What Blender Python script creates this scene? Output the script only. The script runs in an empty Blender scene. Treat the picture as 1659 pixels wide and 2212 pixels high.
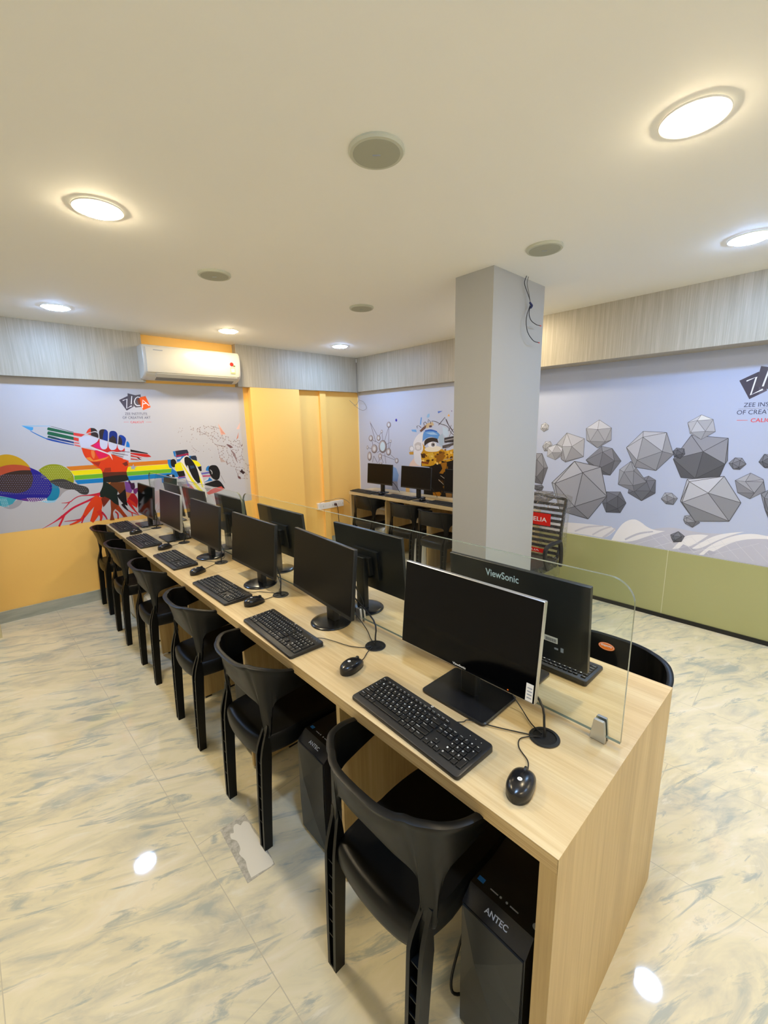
import bpy, bmesh, math, random
from mathutils import Vector, Matrix
PI = math.pi
S = bpy.context.scene
COL = S.collection

# ------------------------------------------------------------------ camera, world, exposure
cd = bpy.data.cameras.new('camera')
cam = bpy.data.objects.new('camera', cd)
COL.objects.link(cam)
S.camera = cam
yaw, pitch, roll = math.radians(47.328), math.radians(11.504), math.radians(-1.127)
fw = Vector((math.cos(yaw)*math.cos(pitch), math.sin(yaw)*math.cos(pitch), -math.sin(pitch)))
rt = Vector((math.sin(yaw), -math.cos(yaw), 0.0))
up = rt.cross(fw)
rt, up = rt*math.cos(roll) + up*math.sin(roll), -rt*math.sin(roll) + up*math.cos(roll)
cam.matrix_world = Matrix(((rt.x, up.x, -fw.x, 0), (rt.y, up.y, -fw.y, 0), (rt.z, up.z, -fw.z, 1.582), (0, 0, 0, 1)))
cd.sensor_fit = 'HORIZONTAL'
cd.sensor_width = 36.0
cd.lens = 916.35/1659*36.0
cd.clip_start = 0.02
cd.clip_end = 60

w = bpy.data.worlds.new('world')
S.world = w
w.use_nodes = True
w.node_tree.nodes['Background'].inputs[0].default_value = (0.9, 0.93, 1.0, 1)
w.node_tree.nodes['Background'].inputs[1].default_value = 0.02
S.view_settings.view_transform = 'Standard'
S.view_settings.look = 'None'
S.view_settings.gamma = 1.0
S.view_settings.use_curve_mapping = False
S.view_settings.exposure = 0.0
S.cycles.diffuse_bounces = 8
S.cycles.max_bounces = 14
S.cycles.transparent_max_bounces = 16
S.cycles.caustics_reflective = False
S.cycles.caustics_refractive = False
S.cycles.sample_clamp_indirect = 6.0
LAMP_WARM, LAMP_COOL = 215.0, 205.0            # radiance of the ceiling diffusers
WARM, COOL = (1.0, 0.81, 0.52), (0.46, 0.73, 1.22)

# ------------------------------------------------------------------ helpers
def lin(c):
    return tuple((v/255/12.92 if v/255 <= 0.04045 else ((v/255+0.055)/1.055)**2.4) for v in c)

def mat(name, rgb=(128, 128, 128), rough=0.5, metal=0.0, spec=0.5, coat=0.0, coat_rough=0.05, emit=None, estr=0.0, trans=0.0):
    m = bpy.data.materials.new(name)
    m.use_nodes = True
    b = m.node_tree.nodes['Principled BSDF']
    b.inputs['Base Color'].default_value = lin(rgb) + (1,)
    b.inputs['Roughness'].default_value = rough
    b.inputs['Metallic'].default_value = metal
    b.inputs['Specular IOR Level'].default_value = spec
    b.inputs['Coat Weight'].default_value = coat
    b.inputs['Coat Roughness'].default_value = coat_rough
    b.inputs['Transmission Weight'].default_value = trans
    if emit:
        b.inputs['Emission Color'].default_value = tuple(emit) + (1,)
        b.inputs['Emission Strength'].default_value = estr
    return m

class N:                                      # tiny node-graph helper
    def __init__(self, m):
        self.t = m.node_tree
        self.b = self.t.nodes['Principled BSDF']
    def add(self, kind, **kw):
        n = self.t.nodes.new(kind)
        for k, v in kw.items():
            if k in n.inputs: n.inputs[k].default_value = v
            else: setattr(n, k, v)
        return n
    def link(self, a, ai, b, bi):
        self.t.links.new(a.outputs[ai], b.inputs[bi])
    def ramp(self, stops):
        r = self.t.nodes.new('ShaderNodeValToRGB')
        e = r.color_ramp.elements
        while len(e) < len(stops): e.new(0.5)
        for el, (p, c) in zip(e, stops):
            el.position = p
            el.color = (lin(c) if len(c) == 3 else c[:3]) + (1,)
        return r
    def coords(self, scale=(1, 1, 1), rot=(0, 0, 0), kind='Object'):
        tc = self.add('ShaderNodeTexCoord')
        if any(rot):                               # turn first, stretch afterwards
            mr_ = self.add('ShaderNodeMapping')
            mr_.inputs['Rotation'].default_value = rot
            self.link(tc, kind, mr_, 'Vector')
        mp = self.add('ShaderNodeMapping')
        mp.inputs['Scale'].default_value = scale
        self.link(mr_ if any(rot) else tc, 'Vector' if any(rot) else kind, mp, 'Vector')
        return mp
    def bump(self, src, so, strength, dist=0.002):
        bp = self.add('ShaderNodeBump')
        bp.inputs['Strength'].default_value = strength
        bp.inputs['Distance'].default_value = dist
        self.link(src, so, bp, 'Height')
        self.link(bp, 'Normal', self.b, 'Normal')

def grain_mat(name, dark, mid, light, along, rough=0.4, fine=70.0, coarse=9.0, stretch=1.2):
    """wood or laminate with streaks running along one axis of the object"""
    m = mat(name, mid, rough, spec=0.35)
    n = N(m)
    def scl(v, k):
        s = [v, v, v]
        s['xyz'.index(along)] = k
        return s
    c1 = n.coords(scl(coarse, stretch))
    a = n.add('ShaderNodeTexNoise', Scale=1.0, Detail=4.0, Roughness=0.6, Distortion=0.6)
    n.link(c1, 0, a, 'Vector')
    c2 = n.coords(scl(fine, stretch*2.2))
    b = n.add('ShaderNodeTexNoise', Scale=1.0, Detail=3.0, Roughness=0.65)
    n.link(c2, 0, b, 'Vector')
    mx = n.add('ShaderNodeMix', data_type='FLOAT')
    mx.inputs[0].default_value = 0.45
    n.link(a, 0, mx, 2)
    n.link(b, 0, mx, 3)
    r = n.ramp([(0.36, dark), (0.5, mid), (0.64, light)])
    n.link(mx, 0, r, 0)
    n.link(r, 0, n.b, 'Base Color')
    return m

M = {}
M['ceiling'] = mat('ceiling_paint', (241, 242, 240), 0.75, spec=0.2)
M['yellow'] = mat('yellow_paint', (255, 208, 118), 0.55, spec=0.3)
M['beige'] = mat('beige_paint', (205, 196, 160), 0.6, spec=0.3)
M['cream'] = mat('cream_wall_paint', (236, 230, 216), 0.7, spec=0.2)
M['grey_paint'] = mat('grey_pillar_paint', (172, 173, 172), 0.5, spec=0.35)
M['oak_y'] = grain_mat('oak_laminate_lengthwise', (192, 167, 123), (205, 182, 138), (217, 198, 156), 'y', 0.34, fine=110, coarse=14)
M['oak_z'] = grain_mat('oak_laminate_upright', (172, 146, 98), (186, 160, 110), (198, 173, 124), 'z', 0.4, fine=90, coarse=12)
M['oak_x'] = grain_mat('oak_laminate_crosswise', (172, 144, 98), (196, 170, 122), (212, 188, 142), 'x', 0.4)
M['edge'] = grain_mat('oak_edge_band', (170, 142, 96), (188, 162, 114), (202, 178, 130), 'y', 0.4, fine=160, coarse=60)
M['fascia'] = grain_mat('streaked_grey_laminate', (163, 157, 142), (174, 168, 153), (187, 182, 169), 'z', 0.45, fine=190, coarse=60, stretch=1.8)
M['black'] = mat('black_satin_plastic', (27, 28, 28), 0.42, spec=0.45)
M['chair'] = mat('black_chair_plastic', (6, 7, 7), 0.38, spec=0.25)
M['key'] = mat('black_keycap_plastic', (24, 25, 26), 0.45, spec=0.4)
M['board'] = mat('black_keyboard_shell', (38, 38, 38), 0.4, spec=0.45)
M['legend'] = mat('white_key_print', (225, 228, 226), 0.5)
M['screen'] = mat('switched_off_matte_screen', (12, 11, 11), 0.34, spec=0.2)
M['gloss'] = mat('switched_off_glossy_screen', (5, 5, 6), 0.08, spec=0.16)
M['hull'] = mat('black_monitor_plastic', (28, 30, 31), 0.38, spec=0.5)
M['piano'] = mat('glossy_black_stand', (24, 25, 28), 0.22, spec=0.45)
M['mouse'] = mat('black_mouse_plastic', (22, 23, 26), 0.24, spec=0.5)
M['silver'] = mat('silver_metal', (196, 198, 200), 0.3, metal=0.9)
M['chrome'] = mat('chrome_metal', (210, 210, 210), 0.12, metal=1.0)
M['white'] = mat('white_plastic', (236, 236, 232), 0.3, spec=0.5)
M['ac_white'] = mat('ivory_white_plastic', (206, 203, 194), 0.28, spec=0.4)
M['white2'] = mat('off_white_plastic', (206, 206, 202), 0.4, spec=0.4)
M['grille'] = mat('grey_speaker_grille', (164, 167, 152), 0.7)
M['rim'] = mat('pale_speaker_rim', (188, 192, 178), 0.55)
M['cable'] = mat('black_cable', (18, 18, 18), 0.5)
M['greycable'] = mat('grey_cable', (120, 118, 116), 0.5)
M['red'] = mat('red_sticker', (214, 32, 24), 0.35)
M['orange'] = mat('orange_sticker', (250, 128, 30), 0.35)
M['paper'] = mat('white_sticker', (238, 238, 236), 0.5)
M['ink'] = mat('dark_print', (34, 34, 40), 0.5)
M['bluegrey'] = mat('pale_blue_print', (215, 238, 242), 0.5)
M['greyprint'] = mat('grey_print', (150, 158, 172), 0.5)
M['brown'] = mat('brown_plug', (66, 34, 26), 0.45)
M['dark_kick'] = mat('black_kick_strip', (16, 17, 18), 0.4)
M['pad'] = mat('dark_mouse_pad', (40, 38, 38), 0.8)
M['dark_fill'] = mat('painted_dark_opening', (6, 6, 6), 0.9)  # flat black, also painted in for the shade inside openings
M['warm_bright_lamp'] = mat('bright_warm_lamp_diffuser', (250, 245, 235), 0.5, emit=WARM, estr=LAMP_WARM*1.55)
M['warm_mid_lamp'] = mat('strong_warm_lamp_diffuser', (250, 245, 235), 0.5, emit=WARM, estr=LAMP_WARM*1.15)
M['warm_lamp'] = mat('warm_lamp_diffuser', (250, 245, 235), 0.5, emit=WARM, estr=LAMP_WARM)
M['cool_lamp'] = mat('cool_lamp_diffuser', (245, 248, 250), 0.5, emit=COOL, estr=LAMP_COOL)

# printed vinyl: one material, flat ink colours from a face attribute
M['print'] = mat('printed_vinyl', (255, 255, 255), 0.45, spec=0.3)
n = N(M['print'])
at = n.add('ShaderNodeAttribute', attribute_name='ink')
n.link(at, 'Color', n.b, 'Base Color')

# olive back-painted glass below the right-hand mural
M['olive'] = mat('olive_back_painted_glass', (166, 168, 116), 0.3, spec=0.5, coat=1.0, coat_rough=0.1)

M['seam'] = mat('pale_panel_seam', (205, 208, 176), 0.4)

# clear sheet glass: mostly see-through with a Fresnel reflection
def sheet(name, tint, ior=1.45, rough=0.0, boost=1.0, bump=None):
    m = bpy.data.materials.new(name)
    m.use_nodes = True
    t = m.node_tree
    t.nodes.clear()
    out = t.nodes.new('ShaderNodeOutputMaterial')
    mix = t.nodes.new('ShaderNodeMixShader')
    tr = t.nodes.new('ShaderNodeBsdfTransparent')
    tr.inputs[0].default_value = tint + (1,)
    gl = t.nodes.new('ShaderNodeBsdfGlossy')
    gl.inputs['Roughness'].default_value = rough
    gl.inputs['Color'].default_value = (boost, boost, boost, 1)
    fr = t.nodes.new('ShaderNodeFresnel')
    geo = t.nodes.new('ShaderNodeNewGeometry')
    mr = t.nodes.new('ShaderNodeMapRange')                 # leaving the pane: inverse index
    mr.inputs['To Min'].default_value = ior
    mr.inputs['To Max'].default_value = 1/ior
    t.links.new(geo.outputs['Backfacing'], mr.inputs['Value'])
    t.links.new(mr.outputs[0], fr.inputs[0])
    t.links.new(fr.outputs[0], mix.inputs[0])
    t.links.new(tr.outputs[0], mix.inputs[1])
    t.links.new(gl.outputs[0], mix.inputs[2])
    t.links.new(mix.outputs[0], out.inputs[0])
    if bump:
        tc = t.nodes.new('ShaderNodeTexCoord')
        nz = t.nodes.new('ShaderNodeTexNoise')
        nz.inputs['Scale'].default_value = bump
        nz.inputs['Detail'].default_value = 2.0
        nz.inputs['Distortion'].default_value = 1.5
        bp = t.nodes.new('ShaderNodeBump')
        bp.inputs['Strength'].default_value = 1.0
        bp.inputs['Distance'].default_value = 0.03
        t.links.new(tc.outputs['Object'], nz.inputs['Vector'])
        t.links.new(nz.outputs[0], bp.inputs['Height'])
        t.links.new(bp.outputs[0], gl.inputs['Normal'])
        t.links.new(bp.outputs[0], fr.inputs['Normal'])
    return m
M['glass'] = sheet('clear_partition_glass', (0.955, 0.98, 0.965), 1.22)
M['film'] = sheet('clear_plastic_film', (0.9, 0.9, 0.88), 1.6, 0.12, 1.0, bump=22.0)
M['glass_edge'] = mat('green_glass_edge', (112, 120, 104), 0.15, spec=0.8)

# marble-look floor tiles
fm = mat('glossy_marble_look_tile', (215, 208, 180), 0.04, spec=0.5)
M['floor'] = fm
n = N(fm)
big = n.coords((1.3, 3.4, 1.0), (0, 0, math.radians(24)))
na = n.add('ShaderNodeTexNoise', Scale=2.0, Detail=5.0, Roughness=0.62, Distortion=1.1)
n.link(big, 0, na, 'Vector')
ra = n.ramp([(0.32, (184, 188, 176)), (0.42, (214, 208, 184)), (0.52, (229, 221, 190)), (0.62, (234, 225, 199)), (0.74, (240, 236, 216))])
n.link(na, 0, ra, 0)
vein = n.coords((2.2, 11.0, 1.0), (0, 0, math.radians(24)))
nb = n.add('ShaderNodeTexNoise', Scale=1.6, Detail=6.0, Roughness=0.68, Distortion=0.9)
n.link(vein, 0, nb, 'Vector')
rb = n.ramp([(0.0, (1, 1, 1, 1)), (0.35, (0.9, 0.9, 0.9, 1)), (0.45, (0, 0, 0, 1)), (1.0, (0, 0, 0, 1))])
n.link(nb, 0, rb, 0)
mx = n.add('ShaderNodeMix', data_type='RGBA')
n.link(rb, 0, mx, 0)
n.link(ra, 0, mx, 6)
mx.inputs[7].default_value = lin((176, 182, 174)) + (1,)
hi = n.ramp([(0.0, (0, 0, 0, 1)), (0.6, (0, 0, 0, 1)), (0.68, (0.7, 0.7, 0.7, 1)), (1.0, (1, 1, 1, 1))])
n.link(nb, 0, hi, 0)
mw = n.add('ShaderNodeMix', data_type='RGBA')
n.link(hi, 0, mw, 0)
n.link(mx, 2, mw, 6)
mw.inputs[7].default_value = lin((236, 231, 212)) + (1,)
# grout joints: bricks 0.57 wide across X, 1.2 long along Y
bc = n.coords((1, 1, 1), (0, 0, math.radians(90 - 2.2)))
bc.inputs['Location'].default_value = (0.29, 0.145, 0)
br = n.add('ShaderNodeTexBrick', offset=0.5, squash=1.0)
br.inputs['Scale'].default_value = 1.0
br.inputs['Mortar Size'].default_value = 0.0016
br.inputs['Mortar Smooth'].default_value = 0.3
br.inputs['Brick Width'].default_value = 1.2
br.inputs['Row Height'].default_value = 0.57
n.link(bc, 0, br, 'Vector')
mj = n.add('ShaderNodeMix', data_type='RGBA')
n.link(br, 'Fac', mj, 0)
n.link(mw, 2, mj, 6)
mj.inputs[7].default_value = lin((200, 194, 172)) + (1,)
n.link(mj, 2, n.b, 'Base Color')

M['skirt'] = grain_mat('grey_marble_skirting', (150, 158, 150), (174, 180, 172), (190, 194, 184), 'x', 0.25, fine=20, coarse=6)
M['patch'] = mat('chipped_cement_patch', (178, 174, 160), 0.7)
n = N(M['patch'])
pa = n.coords((1, 1, 1))
pn = n.add('ShaderNodeTexNoise', Scale=60.0, Detail=4.0, Roughness=0.7)
n.link(pa, 0, pn, 'Vector')
pr_ = n.ramp([(0.35, (160, 156, 142)), (0.5, (182, 178, 164)), (0.65, (200, 196, 184))])
n.link(pn, 0, pr_, 0)
n.link(pr_, 0, n.b, 'Base Color')
M['filler'] = mat('white_filler', (226, 222, 208), 0.5)

def set_smooth(me, ang=0.6):
    for p in me.polygons: p.use_smooth = True
    try: me.set_sharp_from_angle(angle=ang)
    except Exception: pass

class MB:
    """collects shapes and links them as ONE mesh object"""
    def __init__(self): self.v, self.f, self.mi = [], [], []
    def raw(self, vs, fs, mi=0):
        o = len(self.v)
        self.v += [tuple(p) for p in vs]
        self.f += [tuple(i+o for i in q) for q in fs]
        self.mi += [mi]*len(fs)
        return self
    def box(self, x0, x1, y0, y1, z0, z1, mi=0):
        vs = [(x, y, z) for z in (z0, z1) for y in (y0, y1) for x in (x0, x1)]
        return self.raw(vs, [(0, 2, 3, 1), (4, 5, 7, 6), (0, 1, 5, 4), (1, 3, 7, 5), (3, 2, 6, 7), (2, 0, 4, 6)], mi)
    def rings(self, rings, mi=0, cap0=True, cap1=True, closed=True):
        k = len(rings[0])
        vs = [p for r in rings for p in r]
        fs = []
        for i in range(len(rings)-1):
            for j in range(k if closed else k-1):
                a, b = i*k+j, i*k+(j+1) % k
                fs.append((a, b, b+k, a+k))
        if cap0: fs.append(tuple(range(k-1, -1, -1)))
        if cap1: fs.append(tuple(range((len(rings)-1)*k, len(rings)*k)))
        return self.raw(vs, fs, mi)
    def slab(self, outline, z0, z1, bev=0.002, mi=0):
        """upright prism of a 2D outline with softened edges"""
        def ins(d):
            k = len(outline)
            r = []
            for i in range(k):
                a, b, c = Vector(outline[i-1]), Vector(outline[i]), Vector(outline[(i+1) % k])
                e1, e2 = (b-a).normalized(), (c-b).normalized()
                nn = Vector((-(e1.y+e2.y), e1.x+e2.x))
                if nn.length < 1e-6: nn = Vector((-e1.y, e1.x))
                nn.normalize()
                q = b + nn*d/max(0.4, nn.dot(Vector((-e1.y, e1.x))))
                r.append((q.x, q.y))
            return r
        i1 = ins(bev)
        L = lambda o, z: [(x, y, z) for x, y in o]
        return self.rings([L(i1, z0), L(outline, z0+bev), L(outline, z1-bev), L(i1, z1)], mi)
    def lathe(self, prof, seg=32, c=(0, 0, 0), mi=0, cap0=True, cap1=True):
        rg = [[(c[0]+r*math.cos(2*PI*i/seg), c[1]+r*math.sin(2*PI*i/seg), c[2]+z) for i in range(seg)] for r, z in prof]
        return self.rings(rg, mi, cap0, cap1)
    def tube(self, pts, r=0.002, seg=8, mi=0, smooth=4):
        P = spline(pts, smooth) if smooth > 1 else [Vector(p) for p in pts]
        rg = []
        nrm = None
        for i, p in enumerate(P):
            t = (P[min(i+1, len(P)-1)]-P[max(i-1, 0)]).normalized()
            if nrm is None:
                nrm = t.orthogonal().normalized()
            else:
                nrm = (nrm - t*nrm.dot(t)).normalized()
            bn = t.cross(nrm)
            rr = r[i*len(r)//len(P)] if isinstance(r, (list, tuple)) else r
            rg.append([tuple(p + nrm*rr*math.cos(2*PI*k/seg) + bn*rr*math.sin(2*PI*k/seg)) for k in range(seg)])
        return self.rings(rg, mi)
    def flat(self, pts, mi=0):
        return self.raw(pts, [tuple(range(len(pts)))], mi)
    def text(self, s, origin, ux, uy, width, height, mi=0, bold=0.0):
        """flat lettering fitted into width x height, origin at its lower left"""
        vs, fs, wd, hd = glyphs(s, bold)
        ux, uy, o = Vector(ux), Vector(uy), Vector(origin)
        return self.raw([tuple(o + ux*(x/wd*width) + uy*(y/hd*height)) for x, y in vs], fs, mi)
    def xf(self, mtx):
        self.v = [tuple(mtx @ Vector(p)) for p in self.v]
        return self
    def build(self, name, mats, parent=None, smooth=True, loc=None, rz=None, ang=0.6, fix=True):
        me = bpy.data.meshes.new(name)
        me.from_pydata(self.v, [], self.f)
        for m in (mats if isinstance(mats, (list, tuple)) else [mats]):
            me.materials.append(M[m] if isinstance(m, str) else m)
        me.polygons.foreach_set('material_index', self.mi)
        if fix:
            bm = bmesh.new()
            bm.from_mesh(me)
            bmesh.ops.recalc_face_normals(bm, faces=bm.faces)
            bm.to_mesh(me)
            bm.free()
        if smooth: set_smooth(me, ang)
        o = bpy.data.objects.new(name, me)
        COL.objects.link(o)
        if parent: o.parent = parent
        if loc is not None: o.location = loc
        if rz is not None: o.rotation_euler = (0, 0, rz)
        return o

def spline(pts, k=4):
    P = [Vector(p) for p in pts]
    if len(P) < 3: return P
    P = [P[0]*2-P[1]] + P + [P[-1]*2-P[-2]]
    out = []
    for i in range(1, len(P)-2):
        for j in range(k):
            t = j/k
            a, b, c, d = P[i-1:i+3]
            out.append(0.5*((2*b)+(c-a)*t+(2*a-5*b+4*c-d)*t*t+(3*b-a-3*c+d)*t**3))
    out.append(P[-2])
    return out

_gl = {}
def glyphs(s, bold=0.0):
    if (s, bold) in _gl: return _gl[(s, bold)]
    cu = bpy.data.curves.new('lettering', 'FONT')
    cu.body = s
    cu.resolution_u = 3
    cu.offset = bold
    o = bpy.data.objects.new('lettering', cu)
    COL.objects.link(o)
    dg = bpy.context.evaluated_depsgraph_get()
    ev = o.evaluated_get(dg)
    me = ev.to_mesh()
    vs = [(v.co.x, v.co.y) for v in me.vertices]
    fs = [tuple(p.vertices) for p in me.polygons]
    ev.to_mesh_clear()
    bpy.data.objects.remove(o)
    bpy.data.curves.remove(cu)
    x0, x1 = min(p[0] for p in vs), max(p[0] for p in vs)
    y0, y1 = min(p[1] for p in vs), max(p[1] for p in vs)
    r = ([(x-x0, y-y0) for x, y in vs], fs, max(1e-6, x1-x0), max(1e-6, y1-y0))
    _gl[(s, bold)] = r
    return r

def rrect(x0, x1, y0, y1, r, k=5):
    out = []
    for cx, cy, a in ((x1-r, y1-r, 0), (x0+r, y1-r, 90), (x0+r, y0+r, 180), (x1-r, y0+r, 270)):
        for i in range(k+1):
            t = math.radians(a+90*i/k)
            out.append((cx+r*math.cos(t), cy+r*math.sin(t)))
    return out

def thing(name, label, cat, loc=(0, 0, 0), rz=0.0, group=None):
    o = bpy.data.objects.new(name, None)
    o.empty_display_size = 0.05
    COL.objects.link(o)
    o.location = loc
    o.rotation_euler = (0, 0, rz)
    return tag(o, label, cat, group)

def tag(o, label, cat, group=None, kind=None):
    o['label'] = label
    o['category'] = cat
    if group: o['group'] = group
    if kind: o['kind'] = kind
    return o

def struct(o):
    o['kind'] = 'structure'
    return o

def dup(root, label, loc, rz=0.0, group=None):
    """a copy of a thing with copies of its parts and sub-parts"""
    r = root.copy()
    COL.objects.link(r)
    r.location = loc
    r.rotation_euler = (0, 0, rz)
    r['label'] = label
    if group: r['group'] = group
    for ch in list(root.children):
        c = ch.copy()
        COL.objects.link(c)
        c.parent = r
        for g in list(ch.children):
            d = g.copy()
            COL.objects.link(d)
            d.parent = c
    return r

# ------------------------------------------------------------------ the room
XR, YL, ZC = 3.86, 4.68, 2.47
X0, Y0 = -1.3, -1.7
struct(MB().box(X0-.1, XR+.1, Y0-.1, YL+.1, -.1, 0).build('floor', 'floor', smooth=False))
struct(MB().box(X0-.1, XR+.1, Y0-.1, YL+.1, ZC, ZC+.1).build('ceiling', 'ceiling', smooth=False))
struct(MB().box(X0-.1, XR+.1, YL, YL+.1, 0, ZC).build('wall_left', 'yellow', smooth=False))
struct(MB().box(XR, XR+.1, Y0, YL, 0, ZC).build('wall_right', 'cream', smooth=False))
struct(MB().box(X0-.1, X0, Y0, YL, 0, ZC).build('wall_back', 'cream', smooth=False))
struct(MB().box(X0, XR, Y0-.1, Y0, 0, ZC).build('wall_front', 'cream', smooth=False))
# short return wall at the far left edge of the picture
struct(MB().box(X0, -.13, 4.33, 4.425, 0, ZC).build('trim_1', 'beige', smooth=False))
# yellow pilaster, boxed pipe and skirting on the left wall
struct(MB().box(2.25, 2.88, 4.602, YL, 0, ZC).build('trim_2', 'yellow', smooth=False))
struct(MB().box(3.21, 3.30, 4.645, YL, 0, ZC).build('trim_3', 'yellow', smooth=False))
struct(MB().box(X0, 2.25, 4.662, YL, 0, .1).box(2.24, 2.89, 4.59, 4.602, 0, .1).box(2.88, 3.86, 4.662, YL, 0, .1).build('baseboard_left', 'skirt', smooth=False))
# laminate fascias under the ceiling
struct(MB().box(X0, 1.205, 4.60, YL, 2.03, ZC).build('trim_4', 'fascia', smooth=False))
struct(MB().box(2.115, 3.86, 4.60, YL, 2.03, ZC).build('trim_5', 'fascia', smooth=False))
struct(MB().box(3.79, XR, 2.35, 4.60, 2.035, ZC).build('trim_6', 'fascia', smooth=False))
struct(MB().box(3.636, XR, Y0, 2.35, 2.056, ZC).build('trim_7', 'fascia', smooth=False))
# olive glass panels and the black kick strip below the right-hand mural
for i, (a, b) in enumerate(((-1.7, -.332), (-.328, .849), (.853, 2.15), (2.154, 4.66))):
    struct(MB().box(XR-.012, XR, a, b, .03, .565).build('trim_%d' % (8+i), 'olive', smooth=False))
for i, y in enumerate((-.33, .851, 2.152)):
    struct(MB().box(XR-.0115, XR, y-.0022, y+.0022, .03, .565).build('trim_%d' % (13+i), 'seam', smooth=False))
struct(MB().box(XR-.022, XR, Y0, YL, 0, .032).build('baseboard_right', 'dark_kick', smooth=False))
# grey pillar
struct(MB().box(2.285, 2.89, 1.508, 1.782, 0, ZC).build('trim_12', 'grey_paint', smooth=False))
# cement patch where a tile corner is chipped
pp = [(.448, 1.238), (.552, 1.231), (.563, 1.37), (.562, 1.506), (.459, 1.509)]
wp = [(.466, 1.246), (.505, 1.240), (.549, 1.237), (.553, 1.29), (.558, 1.35), (.555, 1.41), (.558, 1.455), (.545, 1.478), (.528, 1.470), (.519, 1.488), (.503, 1.482), (.494, 1.458), (.482, 1.462), (.476, 1.440), (.488, 1.415), (.484, 1.375), (.472, 1.36), (.478, 1.32), (.470, 1.285)]
wp = [(p.x, p.y) for p in spline([(x, y, 0) for x, y in wp+wp[:1]], 3)[:-1]]
tag(MB().slab(pp, 0.0, .0012, .0004).slab(wp, .0010, .0018, .0003, 1).build('cement_patch', ['patch', 'filler'], smooth=False), 'pale chipped cement patch in the floor tile by the second chair', 'patch')

# ------------------------------------------------------------------ ceiling lights and speakers
def ceiling_light(name, label, x, y, kind):
    t = thing(name, label, 'ceiling light', (x, y, ZC), 0, 'round recessed ceiling lights')
    MB().lathe([(.079, -.001), (.090, -.001), (.092, -.004), (.090, -.007), (.080, -.007), (.079, -.001)], 40, cap0=False, cap1=False).build('ring', 'white', t)
    MB().lathe([(.080, -.002), (.079, -.008), (.070, -.013), (.045, -.017), (.012, -.0185)], 40).build('diffuser', kind+'_lamp', t, ang=3)
    return t
LAMPS = [(1.70, .44, 'warm', 'large warm round ceiling light at the top right'),
         (2.96, .466, 'cool', 'cool white round ceiling light at the right edge near the right wall'),
         (.478, 2.20, 'warm_bright', 'warm round ceiling light at the upper left over the aisle'),
         (.52, 4.025, 'cool', 'cool white round ceiling light over the far end of the aisle on the left'),
         (1.80, 4.025, 'warm_mid', 'warm round ceiling light just in front of the air conditioner'),
         (3.09, 4.03, 'cool', 'cool white round ceiling light near the far corner of the room'),
         (3.20, 2.12, 'warm', 'warm round ceiling light hidden behind the grey pillar'),
         (.48, .44, 'cool', 'cool round ceiling light above the camera side of the aisle'),
         (.48, -1.2, 'warm', 'added unseen warm fill ceiling light in the near part of the aisle'),  # this and the next two: unseen lamps added behind the camera as fill
         (1.72, -1.2, 'cool', 'added unseen cool fill ceiling light in the near middle of the room'),
         (2.96, -1.2, 'warm', 'added unseen warm fill ceiling light in the near right part of the room')]
for x, y, k, lb in LAMPS: ceiling_light('ceiling_light', lb, x, y, k)

def ceiling_speaker(label, x, y, rz):
    t = thing('ceiling_speaker', label, 'ceiling speaker', (x, y, ZC), rz, 'round ceiling speakers')
    MB().lathe([(.092, 0), (.093, -.006), (.088, -.012), (.078, -.013)], 40, cap1=False).build('rim', 'rim', t)
    g = MB().lathe([(.0785, -.0115), (.0775, -.0135), (.05, -.0145), (.01, -.015)], 40)
    g.build('grille', 'grille', t)
    MB().box(-.013, .013, -.0025, .0025, -.0168, -.0148).build('name_plate', 'greyprint', t, smooth=False)
for x, y, lb in [(1.086, 1.18, 'large grey round ceiling speaker nearest the camera'), (2.275, 1.20, 'grey round ceiling speaker beside the top of the pillar'),
                 (1.13, 2.65, 'grey round ceiling speaker on the left between two warm lights'), (2.26, 2.66, 'small grey round ceiling speaker left of the pillar')]:
    ceiling_speaker(lb, x, y, math.radians(-42))

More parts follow.
